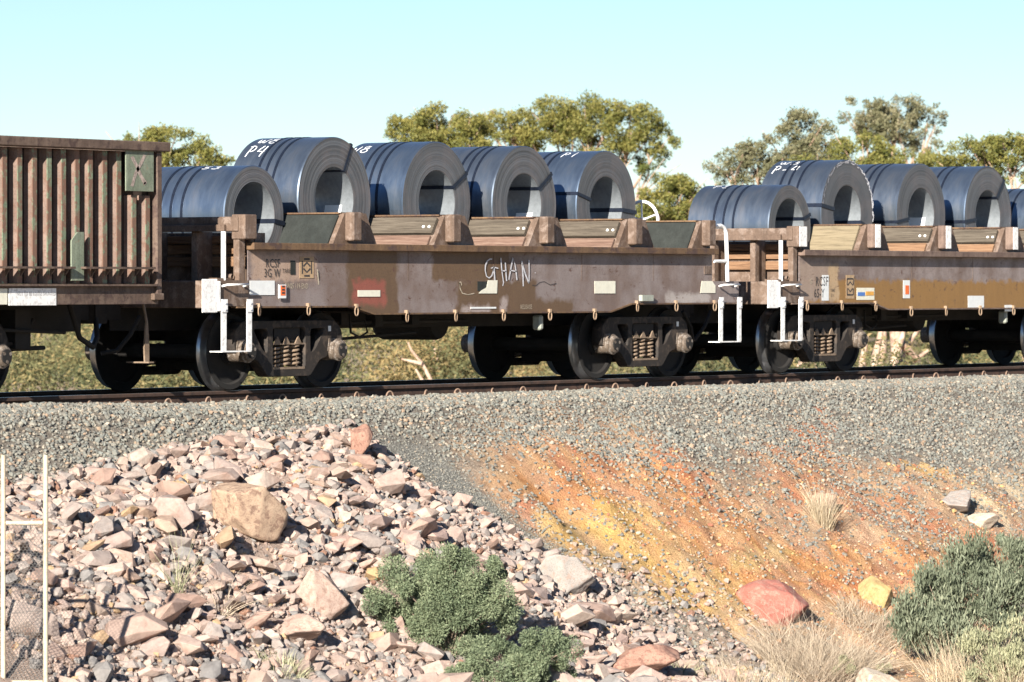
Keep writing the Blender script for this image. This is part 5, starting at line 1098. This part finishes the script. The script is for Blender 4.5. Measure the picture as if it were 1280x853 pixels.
tuft('grass_tuft', 'pale upright dry tuft on the gravel slope above the orange soil', (1028, 655), 38, 52, 340, M['straw'], 0.7, 0.25, 0.003)
tuft('grass_tuft', 'straw coloured grass at the bottom right in front of the bushes', (1215, 862), 120, 70, 520, M['straw'], 0.9, 0.3, 0.0032)
tuft('grass_tuft', 'golden grass tuft in the bottom right corner', (1268, 868), 60, 66, 360, M['straw'], 0.8, 0.3, 0.0032)
tuft('grass_tuft', 'thin pale dry grass at the bottom left of the dead twig tangle', (935, 858), 120, 40, 420, M['straw'], 0.95, 0.3, 0.0026)
tuft('weed', 'thin green weed standing among the rocks beside the tan boulder', (222, 742), 34, 84, 46, M['leaf_pale'], 0.4, 0.25, 0.0035, 'weed', 0.2)
tuft('weed', 'small green weed low on the rock pile at the picture bottom', (352, 846), 60, 34, 220, M['leaf_pale'], 0.9, 0.6, 0.005, 'weed', 0.1)
tuft('twig', 'dead grey twigs sticking out of the rocks left of the saltbush', (275, 770), 60, 80, 40, M['twig'], 0.4, 0.7, 0.004, 'twigs', 0.2)
tuft('weed', 'small green sprigs by the reddish slab at the end of the pile', (850, 842), 50, 26, 160, M['leaf_pale'], 0.9, 0.6, 0.004, 'weed', 0.1)

# ------------------------------------------------------------------ pipe gate with wire mesh, bottom left
GZd = 41.0
def gp(px, py): return at_depth(px, py, GZd)
fa = gp(4, 700); fb = gp(57, 700); along = (fb-fa); along.z = 0; step_ = along.length; along.normalize()
gbase = float(H(fb.x, fb.y)); groot = empty('wire_gate', (fb.x, fb.y, gbase)); tag(groot, 'cream pipe gate with sagging wire mesh at the left edge', 'gate')
ztop = gp(57, 569).z-gbase; zr1 = gp(57, 654).z-gbase; zr2 = gp(57, 604).z-gbase
nrm = Vector((-along.y, along.x, 0))
for k in range(0, -4, -1):
    o_ = along*step_*k; zb = float(H(fb.x+o_.x, fb.y+o_.y))-gbase-0.1
    MB().tube([(o_.x, o_.y, zb), (o_.x, o_.y, ztop)], 0.0215, 12).build('post', M['pipe'], groot)
    if k > -3:
        a_ = along*step_*(k-1)*1.0; q0 = o_*1.0-along*0.024; q1 = a_+along*0.024
        MB().tube([(q0.x, q0.y, zr1), (q1.x, q1.y, zr1)], 0.021, 10).build('rail', M['pipe'], groot)
        MB().tube([(q0.x, q0.y, 0.12), (q1.x, q1.y, 0.12)], 0.021, 10).build('rail', M['pipe'], groot)
        wm = MB(); wdt = step_-0.05; cell = 0.034; nc = int(wdt/cell)*2; top_ = zr1-0.02; nr = int((top_-0.12)/0.024)
        def wp_(u, v):  # sagging mesh surface
            sag = 0.03*math.sin(3.1*v+u*4)*min(1, 3*abs(u-wdt/2)/wdt+0.3); p_ = q0-along*u+nrm*sag; return (p_.x, p_.y, v)
        for r_ in range(nr):
            v0 = top_-r_*0.024; sgn = 1 if r_ % 2 else -1
            pts_ = [wp_(c_*cell/2, v0+(0.009 if (c_ % 2) else -0.009)*sgn) for c_ in range(nc+1)]
            wm.tube(pts_, 0.0036, 3, caps=False)
        w_o = wm.build('wire_mesh', M['wire'], groot); w_o['kind'] = 'stuff'
for z0, z1 in ((zr2, zr2-0.05), (zr2+0.16, zr2+0.18), (0.75, 0.70)):
    e = along*step_*-3; MB().tube([(0, 0, z0), (e.x*0.5, e.y*0.5, (z0+z1)/2-0.02), (e.x, e.y, z1)], 0.0025, 4).build('wire', M['wire'], groot)
